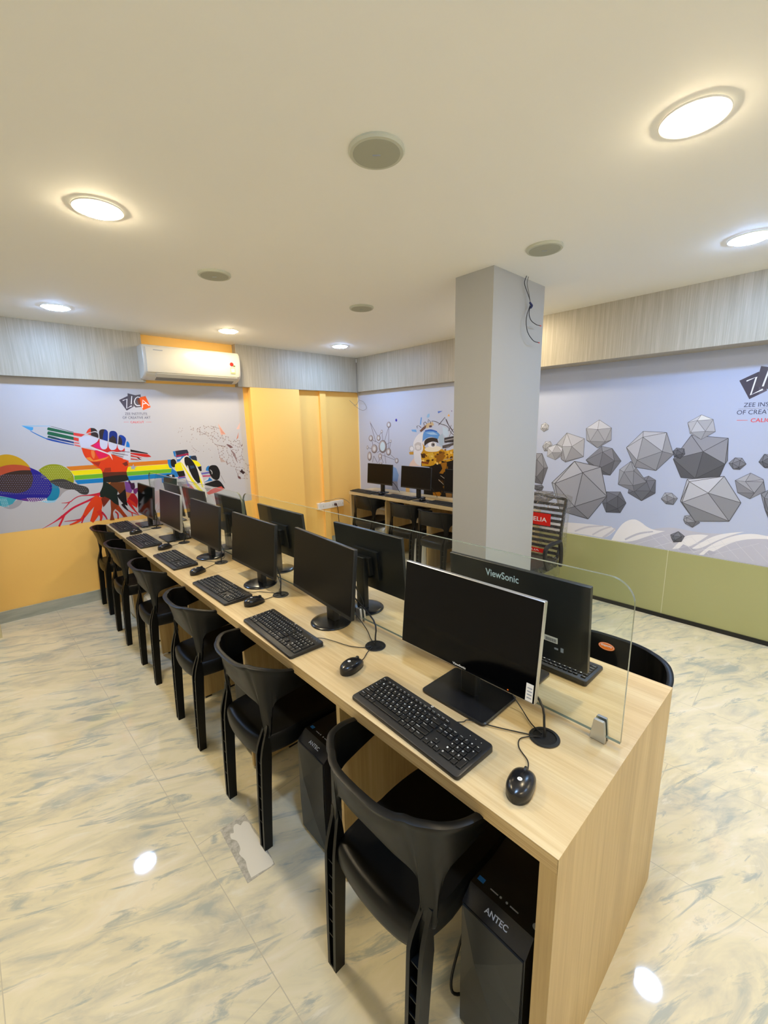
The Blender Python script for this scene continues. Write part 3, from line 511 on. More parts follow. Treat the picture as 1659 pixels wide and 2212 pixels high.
MURAL_RIGHT = {'molecule_drawing':[((120,120,140),[4431,1626,4287,1447,4279,1449,4422,1629]),((120,120,140),[4431,1626,4329,1370,4320,1372,4422,1628]),((120,120,140),[4066,1573,4150,1391,4142,1390,4058,1571]),((120,120,140),[4066,1564,4080,1275,4071,1275,4058,1563]),((120,120,140),[4203,1506,4186,1389,4177,1390,4195,1507]),((120,120,140),[4327,1377,4251,1344,4246,1349,4322,1382]),((120,120,140),[4418,1402,4327,1369,4322,1374,4413,1407]),((120,120,140),[4108,1338,4023,1373,4027,1378,4113,1343]),((120,120,140),[4035,1376,4061,1284,4053,1283,4026,1375]),((120,120,140),[4204,1196,3936,1136,3933,1142,4200,1202]),((120,120,140),[4067,1223,3937,1145,3931,1149,4062,1227]),((120,120,140),[4155,1222,4134,1087,4125,1088,4147,1223]),((120,120,140),[4375,1178,4299,1086,4291,1089,4367,1182]),((120,120,140),[4375,1181,4405,1092,4396,1091,4366,1180]),((120,120,140),[4245,1186,4280,1098,4271,1097,4236,1184]),((120,120,140),[4502,1287,4395,1272,4392,1278,4499,1293]),((120,120,140),[4301,1223,4236,1251,4241,1256,4306,1228]),((120,120,140),[4232,1184,4184,1092,4176,1095,4224,1187]),((120,120,140),[4203,1508,4268,1441,4261,1438,4195,1505]),((120,120,140),[4407,1404,4384,1301,4375,1302,4397,1405]),((122,114,120),[4021,1591,4024,1577,4033,1564,4047,1556,4062,1553,4078,1556,4091,1565,4100,1578,4103,1593,4099,1608,4090,1620,4076,1628,4061,1631,4045,1628,4032,1619,4024,1606]),((182,176,182),[4034,1595,4037,1581,4046,1571,4059,1565,4073,1565,4086,1571,4095,1582,4098,1596,4094,1609,4085,1620,4072,1626,4058,1625,4045,1619,4037,1608]),((214,220,232),[4046,1592,4049,1582,4055,1575,4064,1573,4073,1575,4079,1582,4081,1592,4078,1602,4072,1609,4063,1612,4055,1609,4048,1602]),((122,114,120),[4180,1507,4182,1498,4186,1491,4192,1487,4200,1485,4207,1487,4213,1492,4217,1499,4218,1507,4216,1515,4212,1522,4206,1527,4198,1528,4191,1527,4185,1522,4181,1515]),((182,176,182),[4186,1509,4188,1501,4192,1495,4198,1492,4205,1492,4210,1495,4214,1501,4216,1509,4214,1516,4210,1522,4204,1525,4197,1525,4191,1522,4187,1516]),((214,220,232),[4192,1507,4193,1501,4196,1497,4200,1496,4204,1497,4207,1501,4208,1507,4207,1512,4204,1516,4200,1518,4196,1516,4193,1512]),((122,114,120),[4227,1421,4230,1407,4239,1394,4251,1386,4266,1383,4281,1386,4293,1394,4301,1406,4303,1421,4300,1435,4291,1448,4278,1456,4264,1459,4249,1456,4237,1448,4229,1436]),((182,176,182),[4239,1424,4242,1411,4251,1400,4263,1394,4276,1394,4288,1400,4296,1411,4299,1424,4295,1437,4287,1448,4274,1454,4261,1454,4249,1448,4241,1437]),((214,220,232),[4251,1421,4253,1412,4259,1405,4267,1402,4275,1404,4281,1411,4283,1421,4281,1430,4274,1437,4266,1440,4258,1438,4253,1431]),((122,114,120),[4376,1418,4380,1402,4391,1388,4406,1379,4423,1376,4440,1379,4455,1388,4464,1401,4467,1417,4463,1433,4452,1446,4437,1455,4420,1459,4403,1456,4389,1447,4379,1433]),((182,176,182),[4391,1421,4395,1406,4405,1395,4419,1388,4435,1388,4449,1394,4458,1406,4461,1420,4457,1435,4447,1446,4432,1453,4417,1453,4403,1447,4394,1435]),((214,220,232),[4405,1417,4408,1407,4415,1399,4425,1397,4434,1399,4441,1407,4443,1417,4440,1428,4433,1435,4423,1438,4414,1435,4407,1428]),((122,114,120),[4292,1278,4297,1255,4311,1235,4332,1221,4356,1215,4380,1219,4401,1232,4414,1251,4418,1274,4412,1298,4397,1318,4376,1331,4352,1336,4328,1332,4308,1320,4295,1300]),((182,176,182),[4311,1282,4317,1261,4331,1244,4351,1234,4373,1233,4392,1242,4406,1258,4410,1279,4404,1301,4390,1318,4369,1328,4348,1328,4328,1319,4315,1303]),((214,220,232),[4331,1277,4335,1261,4345,1250,4358,1246,4371,1249,4381,1260,4384,1275,4380,1291,4370,1302,4356,1306,4343,1302,4334,1292]),((122,114,120),[4104,1312,4111,1278,4129,1249,4155,1230,4186,1222,4217,1228,4243,1246,4260,1274,4265,1308,4257,1342,4239,1371,4212,1390,4181,1397,4151,1391,4125,1373,4109,1345]),((182,176,182),[4129,1318,4136,1288,4154,1263,4179,1249,4207,1248,4232,1261,4249,1285,4255,1315,4247,1346,4229,1371,4203,1385,4175,1385,4151,1372,4134,1348]),((214,220,232),[4154,1311,4159,1289,4172,1272,4189,1266,4206,1271,4218,1287,4222,1309,4216,1331,4203,1348,4186,1354,4170,1348,4158,1332]),((122,114,120),[4479,1292,4481,1282,4485,1273,4491,1267,4499,1265,4506,1267,4512,1273,4516,1281,4517,1291,4515,1301,4510,1310,4504,1316,4497,1318,4489,1316,4483,1311,4480,1302]),((182,176,182),[4485,1294,4487,1285,4491,1277,4497,1273,4504,1273,4509,1277,4513,1284,4514,1293,4513,1303,4508,1310,4502,1314,4495,1314,4490,1310,4486,1303]),((214,220,232),[4491,1292,4492,1285,4495,1280,4499,1278,4503,1280,4506,1285,4507,1291,4505,1298,4502,1303,4498,1305,4494,1303,4491,1298]),((122,114,120),[4028,1247,4032,1228,4043,1211,4059,1200,4077,1195,4096,1199,4112,1209,4122,1225,4125,1244,4121,1264,4110,1280,4094,1291,4075,1296,4056,1292,4041,1282,4031,1266]),((182,176,182),[4043,1251,4047,1233,4058,1219,4073,1211,4091,1210,4106,1217,4116,1231,4119,1248,4115,1266,4104,1280,4089,1288,4072,1289,4056,1281,4046,1268]),((214,220,232),[4058,1246,4061,1234,4069,1224,4079,1220,4089,1223,4097,1232,4099,1245,4096,1258,4088,1267,4078,1271,4068,1268,4061,1259]),((122,114,120),[4412,1174,4416,1150,4427,1129,4443,1114,4460,1109,4478,1113,4492,1126,4502,1146,4504,1171,4500,1195,4489,1216,4473,1230,4455,1236,4438,1232,4424,1218,4415,1198]),((182,176,182),[4426,1179,4431,1157,4441,1138,4456,1128,4472,1127,4486,1137,4496,1154,4498,1176,4494,1198,4483,1216,4468,1227,4452,1227,4438,1218,4429,1200]),((214,220,232),[4441,1173,4444,1157,4452,1145,4461,1141,4471,1144,4478,1156,4479,1172,4476,1188,4469,1199,4459,1204,4449,1200,4443,1189]),((122,114,120),[4205,1182,4208,1167,4216,1154,4228,1146,4242,1142,4256,1144,4267,1152,4274,1165,4277,1179,4273,1194,4265,1207,4253,1216,4239,1219,4226,1217,4215,1209,4207,1197]),((182,176,182),[4216,1185,4219,1171,4227,1160,4239,1154,4251,1153,4262,1159,4270,1169,4272,1183,4269,1196,4261,1207,4249,1214,4237,1214,4226,1208,4219,1198]),((214,220,232),[4227,1181,4230,1172,4235,1164,4243,1161,4251,1164,4256,1170,4258,1180,4255,1190,4249,1197,4242,1200,4234,1198,4229,1191]),((122,114,120),[3892,1137,3895,1123,3902,1112,3913,1104,3925,1100,3938,1102,3949,1109,3956,1120,3958,1134,3955,1147,3948,1159,3937,1167,3924,1170,3912,1168,3901,1161,3894,1150]),((182,176,182),[3902,1139,3905,1127,3912,1117,3923,1111,3934,1110,3945,1115,3952,1125,3954,1137,3951,1149,3944,1159,3933,1165,3922,1165,3912,1160,3905,1151]),((214,220,232),[3913,1136,3915,1127,3920,1120,3927,1118,3934,1120,3939,1126,3940,1134,3938,1143,3933,1150,3926,1152,3919,1150,3914,1144]),((122,114,120),[4014,1382,4015,1374,4019,1368,4024,1364,4031,1362,4037,1363,4043,1368,4046,1374,4047,1382,4046,1389,4042,1396,4036,1400,4030,1402,4024,1400,4018,1396,4015,1390]),((182,176,182),[4019,1383,4020,1377,4024,1371,4030,1368,4035,1368,4041,1371,4044,1376,4045,1383,4044,1390,4040,1396,4035,1399,4029,1399,4024,1396,4020,1390]),((214,220,232),[4024,1382,4025,1377,4028,1373,4031,1372,4035,1373,4038,1377,4038,1382,4037,1387,4035,1390,4031,1392,4028,1390,4025,1387]),((122,114,120),[4416,1629,4417,1624,4419,1620,4423,1618,4427,1617,4431,1618,4434,1621,4436,1624,4437,1629,4436,1634,4434,1637,4430,1640,4426,1641,4422,1640,4419,1637,4417,1633]),((182,176,182),[4419,1630,4420,1626,4423,1622,4426,1621,4430,1621,4433,1622,4435,1626,4436,1630,4435,1634,4432,1637,4429,1639,4425,1639,4422,1637,4420,1634]),((214,220,232),[4423,1629,4423,1626,4425,1624,4427,1623,4429,1624,4431,1626,4431,1629,4431,1632,4429,1634,4427,1635,4425,1634,4423,1632]),((122,114,120),[4198,1088,4200,1084,4208,1079,4218,1076,4231,1075,4244,1075,4255,1077,4262,1080,4264,1085,4262,1090,4254,1094,4243,1097,4230,1099,4218,1098,4207,1096,4200,1093]),((182,176,182),[4208,1089,4211,1084,4218,1081,4229,1078,4240,1078,4251,1079,4258,1082,4260,1086,4257,1090,4250,1094,4240,1097,4228,1097,4218,1096,4211,1093]),((214,220,232),[4218,1087,4220,1084,4226,1082,4233,1081,4240,1081,4245,1083,4246,1086,4244,1089,4239,1091,4232,1093,4225,1092,4220,1090]),((122,114,120),[4221,1147,4223,1141,4227,1135,4233,1131,4240,1129,4247,1130,4252,1134,4256,1139,4257,1146,4256,1152,4251,1158,4246,1162,4239,1164,4232,1163,4226,1159,4222,1154]),((182,176,182),[4227,1148,4229,1142,4233,1137,4238,1134,4244,1134,4250,1137,4254,1141,4255,1147,4253,1153,4249,1158,4244,1161,4237,1161,4232,1159,4228,1154]),((214,220,232),[4233,1147,4234,1142,4237,1139,4240,1138,4244,1139,4247,1142,4248,1146,4246,1150,4244,1154,4240,1155,4236,1154,4233,1151]),((200,222,236),[4141,1311,4145,1288,4156,1268,4172,1254,4190,1249,4209,1253,4224,1266,4234,1285,4237,1309,4232,1332,4221,1352,4205,1366,4187,1371,4169,1366,4154,1353,4144,1334]),((60,55,170),[3906,1646,3908,1637,3915,1631,3924,1628,3932,1631,3938,1638,3941,1647,3938,1656,3932,1663,3923,1665,3914,1662,3908,1655]),((130,165,215),[4032,1067,3936,1039,3890,950,3916,865,4036,863]),((150,150,165),[4036,863,3916,865,3906,747,4014,745])],'painted_face':[((232,205,190),[3694,1110,3616,1185,3552,1148,3499,1088,3705,1077]),((226,224,228),[3609,1412,3550,1474,3467,1504,3447,1368,3462,1291,3509,1228,3488,1167,3510,1092,3563,1101,3617,1145,3621,1248,3637,1349]),((196,190,190),[3610,1350,3561,1382,3498,1367,3493,1290,3551,1266,3599,1288]),((222,218,218),[3594,1331,3551,1347,3509,1329,3525,1290,3573,1288]),((200,150,60),[3703,1253,3627,1263,3627,1224,3693,1222]),((190,190,196),[3613,1295,3618,1278,3631,1264,3649,1256,3670,1255,3688,1262,3701,1276,3705,1293,3700,1310,3687,1324,3669,1332,3648,1332,3630,1325,3618,1312]),((230,230,238),[3626,1296,3630,1283,3642,1273,3657,1269,3672,1272,3683,1281,3687,1295,3683,1308,3672,1318,3657,1322,3641,1319,3630,1310]),((22,18,16),[3499,1127,3324,1144,3168,1196,3010,1231,3012,753,3457,735,3457,799,3374,831,3365,1084,3499,1088]),((205,150,30),[3478,1368,3416,1293,3305,1265,3169,1307,3131,1278,3003,1311,3005,1188,3111,1154,3207,1179,3255,1140,3324,1098,3489,1089,3499,1182,3509,1236,3462,1291]),((150,95,20),[3256,1237,3169,1277,3121,1227,3187,1150,3265,1124]),((170,110,25),[3509,1236,3447,1246,3426,1208,3467,1183]),((60,38,18),[3509,1244,3457,1230,3431,1192,3488,1190]),((222,160,40),[3377,1162,3391,1145,3407,1145,3427,1156,3429,1166,3407,1179,3386,1176]),((232,178,60),[3094,1227,3099,1214,3113,1212,3121,1219,3120,1230,3115,1238,3103,1238]),((84,48,14),[3244,1144,3244,1136,3255,1135,3264,1140,3262,1147,3254,1154,3244,1150]),((222,160,40),[3289,1211,3297,1200,3309,1198,3319,1205,3321,1214,3308,1223,3293,1218]),((232,178,60),[3370,1228,3388,1215,3409,1212,3424,1219,3417,1235,3408,1242,3380,1239]),((140,88,20),[3111,1298,3113,1291,3127,1284,3141,1292,3141,1301,3128,1307,3116,1305]),((84,48,14),[3421,1228,3439,1207,3458,1204,3468,1219,3482,1236,3460,1247,3437,1243]),((232,178,60),[3062,1246,3064,1238,3079,1235,3088,1240,3096,1251,3079,1262,3061,1254]),((58,36,14),[3403,1217,3405,1209,3418,1207,3426,1212,3425,1220,3418,1225,3406,1225]),((240,205,120),[3447,1155,3450,1136,3470,1134,3494,1146,3496,1162,3471,1169,3452,1172]),((140,88,20),[3076,1213,3082,1197,3099,1195,3112,1205,3107,1219,3101,1224,3086,1228]),((222,160,40),[3427,1136,3434,1120,3456,1117,3478,1128,3464,1143,3454,1149,3435,1148]),((232,178,60),[3257,1147,3260,1141,3277,1134,3291,1139,3291,1152,3278,1160,3260,1159]),((222,160,40),[3131,1255,3136,1238,3159,1241,3169,1243,3177,1259,3156,1273,3135,1269]),((58,36,14),[2997,1274,2999,1266,3015,1263,3022,1266,3021,1279,3014,1286,3003,1283]),((140,88,20),[3015,1219,3021,1208,3035,1202,3043,1213,3048,1225,3036,1227,3022,1228]),((140,88,20),[3247,1213,3254,1199,3270,1197,3292,1200,3290,1223,3272,1231,3246,1226]),((222,160,40),[3177,1146,3189,1138,3207,1128,3223,1139,3214,1153,3207,1161,3190,1160]),((232,178,60),[3300,1245,3305,1234,3320,1236,3335,1239,3330,1248,3321,1254,3306,1253]),((84,48,14),[3292,1249,3302,1239,3310,1242,3318,1244,3320,1251,3311,1258,3301,1258]),((140,88,20),[3131,1260,3135,1248,3160,1237,3178,1254,3171,1267,3159,1279,3138,1270]),((84,48,14),[3018,1206,3024,1193,3042,1182,3064,1198,3059,1212,3043,1228,3022,1226]),((140,88,20),[3111,1165,3116,1159,3126,1155,3136,1158,3138,1168,3126,1173,3117,1172]),((110,66,16),[3332,1193,3343,1184,3356,1182,3365,1188,3364,1199,3358,1203,3340,1203]),((240,205,120),[3226,1135,3234,1121,3249,1120,3260,1127,3263,1141,3250,1151,3234,1144]),((240,205,120),[3023,1267,3023,1257,3045,1252,3062,1260,3055,1272,3044,1287,3028,1283]),((84,48,14),[3299,1174,3310,1161,3321,1158,3334,1167,3339,1176,3323,1184,3308,1183]),((222,160,40),[3012,1278,3019,1270,3033,1270,3044,1272,3040,1282,3032,1285,3019,1285]),((84,48,14),[3078,1242,3091,1236,3100,1233,3111,1237,3112,1246,3100,1249,3087,1249]),((140,88,20),[3469,1141,3470,1130,3482,1128,3487,1136,3490,1146,3482,1152,3473,1149]),((110,66,16),[3171,1266,3185,1253,3207,1249,3221,1256,3219,1275,3206,1278,3184,1280]),((232,178,60),[3070,1277,3073,1265,3092,1262,3112,1269,3110,1283,3093,1293,3077,1286]),((84,48,14),[3223,1241,3232,1234,3244,1232,3260,1237,3258,1246,3246,1249,3233,1252]),((84,48,14),[3362,1161,3377,1140,3398,1145,3418,1148,3418,1170,3399,1174,3369,1174]),((120,80,18),[3114,865,3121,853,3140,848,3157,853,3150,869,3139,872,3127,871]),((120,80,18),[3084,1096,3084,1082,3097,1079,3112,1088,3105,1097,3098,1111,3083,1105]),((48,34,18),[3042,826,3040,820,3051,814,3056,820,3054,828,3051,833,3044,830]),((70,46,16),[3065,1056,3073,1049,3086,1047,3099,1050,3092,1058,3085,1070,3072,1067]),((48,34,18),[3090,1031,3099,1020,3106,1018,3113,1025,3117,1032,3107,1039,3100,1037]),((70,46,16),[3155,808,3163,802,3177,788,3186,799,3181,813,3177,823,3161,813]),((168,110,24),[3179,778,3185,763,3202,763,3219,769,3219,782,3201,795,3187,793]),((70,46,16),[3185,936,3199,922,3213,917,3224,928,3228,939,3215,950,3199,945]),((70,46,16),[3039,830,3044,826,3054,823,3061,825,3060,831,3053,839,3046,837]),((70,46,16),[3146,925,3150,907,3171,905,3180,917,3188,932,3171,946,3154,935]),((48,34,18),[3092,893,3100,885,3106,883,3114,888,3116,897,3106,899,3098,903]),((120,80,18),[3132,871,3130,857,3145,860,3160,863,3153,876,3146,878,3128,880]),((168,110,24),[3120,1056,3126,1044,3137,1045,3147,1050,3148,1061,3138,1073,3124,1062]),((48,34,18),[3092,980,3097,964,3107,966,3117,972,3116,985,3106,989,3090,994]),((48,34,18),[3091,923,3093,914,3102,912,3107,918,3111,926,3101,929,3092,931]),((62,52,58),[3466,1442,3356,1472,3248,1450,3247,1454,3356,1476,3468,1446]),((62,52,58),[3455,1412,3384,1442,3387,1446,3458,1415]),((62,52,58),[3308,1517,3221,1473,3212,1430,3206,1431,3217,1476,3305,1520]),((62,52,58),[3142,1400,3004,1409,3004,1413,3142,1404]),((62,52,58),[3141,1371,3021,1394,3023,1398,3143,1375]),((62,52,58),[3113,1473,3067,1530,3041,1573,3046,1575,3072,1533,3117,1476]),((62,52,58),[3075,1431,3040,1502,3000,1537,3004,1539,3044,1504,3080,1432]),((130,60,25),[3494,1147,3375,1141,3385,1118,3499,1127]),((220,175,60),[3395,1247,3305,1258,3285,1198,3355,1165]),((232,195,110),[3355,1218,3315,1227,3315,1197]),((235,225,205),[3447,1299,3375,1331,3256,1341,3179,1321,3217,1276,3325,1265,3426,1269]),((95,150,215),[3472,1474,3441,1512,3346,1526,3248,1504,3209,1467,3238,1416,3346,1452,3457,1406,3478,1375]),((40,95,185),[3441,1516,3346,1534,3248,1507,3258,1496,3346,1515,3436,1504]),((160,195,232),[3426,1489,3306,1496,3238,1467,3346,1467]),((50,42,42),[3452,1383,3416,1421,3326,1437,3247,1423,3228,1372,3306,1393,3396,1369,3447,1330]),((238,236,238),[3258,1353,3263,1340,3278,1330,3299,1323,3325,1320,3351,1322,3373,1328,3388,1338,3394,1350,3388,1362,3373,1373,3351,1380,3325,1383,3300,1381,3278,1374,3264,1364]),((140,135,140),[3279,1352,3282,1341,3291,1332,3303,1327,3317,1327,3330,1331,3339,1340,3342,1351,3339,1362,3330,1371,3318,1376,3304,1376,3291,1372,3282,1363]),((40,36,40),[3294,1352,3296,1345,3303,1340,3312,1340,3319,1344,3321,1351,3319,1358,3312,1363,3303,1363,3296,1359]),((170,190,210),[3228,1445,3171,1482,3142,1416,3165,1329,3218,1357]),((190,210,232),[3172,1561,3097,1532,3078,1474,3114,1431,3162,1474]),((60,56,60),[3143,1431,3005,1453,3004,1382,3142,1380]),((150,148,150),[3133,1409,3005,1432,3004,1418,3133,1396]),((90,84,84),[3170,1343,3004,1382,3003,1354,3165,1310]),((205,180,140),[3457,1564,3396,1601,3317,1614,3297,1577,3406,1541]),((110,80,70),[3524,1512,3467,1557,3416,1579,3426,1542,3498,1497]),((95,70,85),[3376,1571,3336,1578,3326,1556,3366,1549]),((74,58,62),[3556,1544,3567,1564,3541,1574,3501,1547,3495,1552,3538,1580,3575,1567,3565,1542]),((74,58,62),[3442,1573,3454,1601,3437,1613,3409,1591,3403,1596,3436,1620,3463,1603,3451,1571]),((74,58,62),[3387,1608,3384,1642,3360,1621,3350,1592,3342,1593,3352,1624,3388,1648,3395,1609]),((74,58,62),[3336,1619,3279,1618,3212,1587,3136,1572,3134,1578,3209,1593,3276,1624,3336,1625]),((74,58,62),[3226,1574,3135,1657,3102,1587,3009,1487,3002,1490,3094,1590,3137,1664,3233,1578]),((74,58,62),[3164,1579,3091,1558,3054,1487,3003,1458,2998,1463,3047,1490,3085,1562,3162,1585]),((74,58,62),[3121,1638,3083,1565,3027,1515,3021,1519,3076,1569,3113,1640]),((74,58,62),[3170,1318,3084,1313,3001,1373,3006,1377,3087,1319,3169,1324]),((115,170,225),[3662,1528,3582,1528,3571,1497,3646,1505]),((100,155,220),[3503,1670,3485,1670,3503,1582,3519,1584]),((150,190,225),[3396,1704,3366,1711,3366,1674,3396,1660,3411,1675]),((90,120,205),[3242,1732,3169,1733,3235,1708]),((110,90,150),[3050,1732,3032,1731,3039,1719]),((236,178,90),[3099,1674,3081,1698,3064,1669]),((236,170,80),[3012,1619,2999,1629,2999,1611]),((160,105,25),[3197,1142,3102,1155,3101,1096,3157,1017,3215,1021,3167,1077]),((190,120,20),[3313,782,3203,801,3193,740,3302,736]),((150,110,60),[3116,794,3022,811,3021,752,3106,746]),((190,180,165),[3226,942,3148,892,3144,896,3222,947]),((190,180,165),[3197,994,3139,964,3135,969,3193,998]),((190,180,165),[3149,1179,3018,1203,3020,1208,3150,1184]),((232,190,120),[3765,803,3697,801,3698,718,3766,719])],'wireframe_hills':[((192,194,214),[1277,569,1142,636,995,712,856,759,663,739,489,764,283,779,179,787,151,565,257,566,837,563]),((226,226,236),[1960,624,1741,658,1537,679,1353,685,1286,689,1254,662,1325,574,1477,579,1735,570,1957,565]),((200,200,216),[1594,588,1494,647,1352,679,1353,689,1498,663,1600,600]),((200,200,216),[1436,583,1353,650,1285,684,1288,694,1360,663,1443,594]),((200,200,216),[1345,572,1277,637,1252,678,1260,684,1288,650,1356,585]),((234,234,243),[1279,569,1247,650,1197,742,1122,785,1065,763,1018,727,953,710,890,717,991,663,1135,575]),((192,194,214),[1169,588,1075,658,972,693,974,703,1081,674,1176,600]),((234,234,243),[786,652,753,705,662,731,612,731,673,662,725,616,828,581]),((234,234,243),[705,608,655,665,573,738,490,772,410,793,488,753,568,693,650,620]),((234,234,243),[654,572,607,640,543,704,448,765,361,790,283,783,179,785,176,767,281,766,404,741,497,684,568,613,627,573]),((180,182,204),[760,633,715,618,666,599,750,581,789,585]),((180,182,204),[611,598,595,619,550,611,565,585,626,572]),((216,218,232),[1015,689,879,572,877,574,1014,691]),((216,218,232),[911,692,779,576,778,578,910,694]),((216,218,232),[811,695,683,579,682,581,809,697]),((216,218,232),[715,698,592,582,591,584,714,700]),((216,218,232),[623,701,504,585,503,587,622,703]),((216,218,232),[535,704,420,588,419,590,534,706]),((216,218,232),[450,707,338,591,337,593,449,709]),((216,218,232),[368,710,260,594,259,595,367,711]),((216,218,232),[290,712,185,596,184,598,289,714]),((216,218,232),[1091,567,850,699,850,701,1092,570]),((216,218,232),[950,572,705,706,706,708,951,575]),((216,218,232),[818,577,570,712,570,714,818,579]),((216,218,232),[692,581,442,718,443,720,693,584]),((216,218,232),[574,586,322,724,322,726,574,588])]}
POLYHEDRA = [((126,129,142),0,[2016,1293,1955,1295,1891,1163,1938,1001,2008,1010,2094,1137],None),((109,112,125),0,[2014,987,1939,995,1921,977,1934,943,1988,934,2028,956],None),((132,135,148),0,[2041,903,1957,937,1822,940,1807,883,1875,832,2006,832],None),((123,126,139),0,[1423,1374,1336,1357,1258,1255,1334,1130,1454,1136,1545,1251],None),((103,106,119),1,[1352,988,1242,998,1190,907,1228,818,1341,808,1378,884],None),((151,154,167),0,[1843,1024,1644,1235,1415,1197,1346,948,1487,727,1745,765],[1812,1019,1565,1138,1615,824]),((171,174,187),0,[1817,1386,1730,1486,1571,1436,1568,1278,1726,1222,1766,1247],[1766,1363,1677,1366,1726,1231]),((180,183,196),0,[1928,1405,1880,1408,1860,1378,1893,1318,1934,1317,1955,1359],None),((180,183,196),0,[1821,1383,1762,1350,1768,1277,1822,1239,1903,1269,1902,1350],[1821,1381,1763,1310,1856,1306]),((187,190,203),0,[1938,1580,1904,1554,1907,1518,1948,1496,1982,1522,1976,1561],None),((174,177,190),0,[1459,1595,1356,1527,1350,1426,1454,1357,1552,1423,1562,1524],[1466,1515,1398,1412,1521,1414]),((112,115,128),0,[1045,1146,993,1116,986,1011,1078,939,1184,994,1174,1080],None),((146,149,162),0,[1143,1209,1054,1096,1137,1008,1265,1058,1264,1184,1184,1257],None),((166,169,182),0,[1116,1498,954,1488,893,1323,998,1192,1154,1211,1228,1367],[1114,1452,969,1343,1140,1267]),((137,140,153),1,[794,1468,574,1448,561,1291,593,1175,827,1149,891,1287],[710,1350,572,1265,736,1148]),((182,185,198),0,[748,1615,675,1580,653,1494,731,1437,804,1481,826,1561],[769,1574,712,1497,800,1489]),((103,106,119),0,[878,1373,829,1368,819,1328,846,1292,887,1304,899,1347],None),((124,127,140),1,[521,1313,483,1312,456,1271,486,1231,522,1232,552,1273],None),((111,114,127),1,[369,1343,336,1340,312,1297,325,1253,356,1251,392,1289],None),((122,125,138),0,[354,1070,315,1106,279,1055,271,957,288,889,320,965],None),((148,151,164),0,[425,1211,354,1172,334,1094,408,1031,479,1067,503,1153],[446,1150,352,1155,390,1074]),((145,148,161),0,[920,1022,874,1025,832,987,855,935,904,935,941,971],None),((139,142,155),0,[773,858,727,872,673,819,715,775,763,798,778,826],None),((162,165,178),0,[786,1139,567,1178,453,998,503,856,704,825,812,967],[771,1122,647,1048,801,960]),((109,112,125),0,[850,694,801,729,757,698,774,651,824,638,840,667],None)]
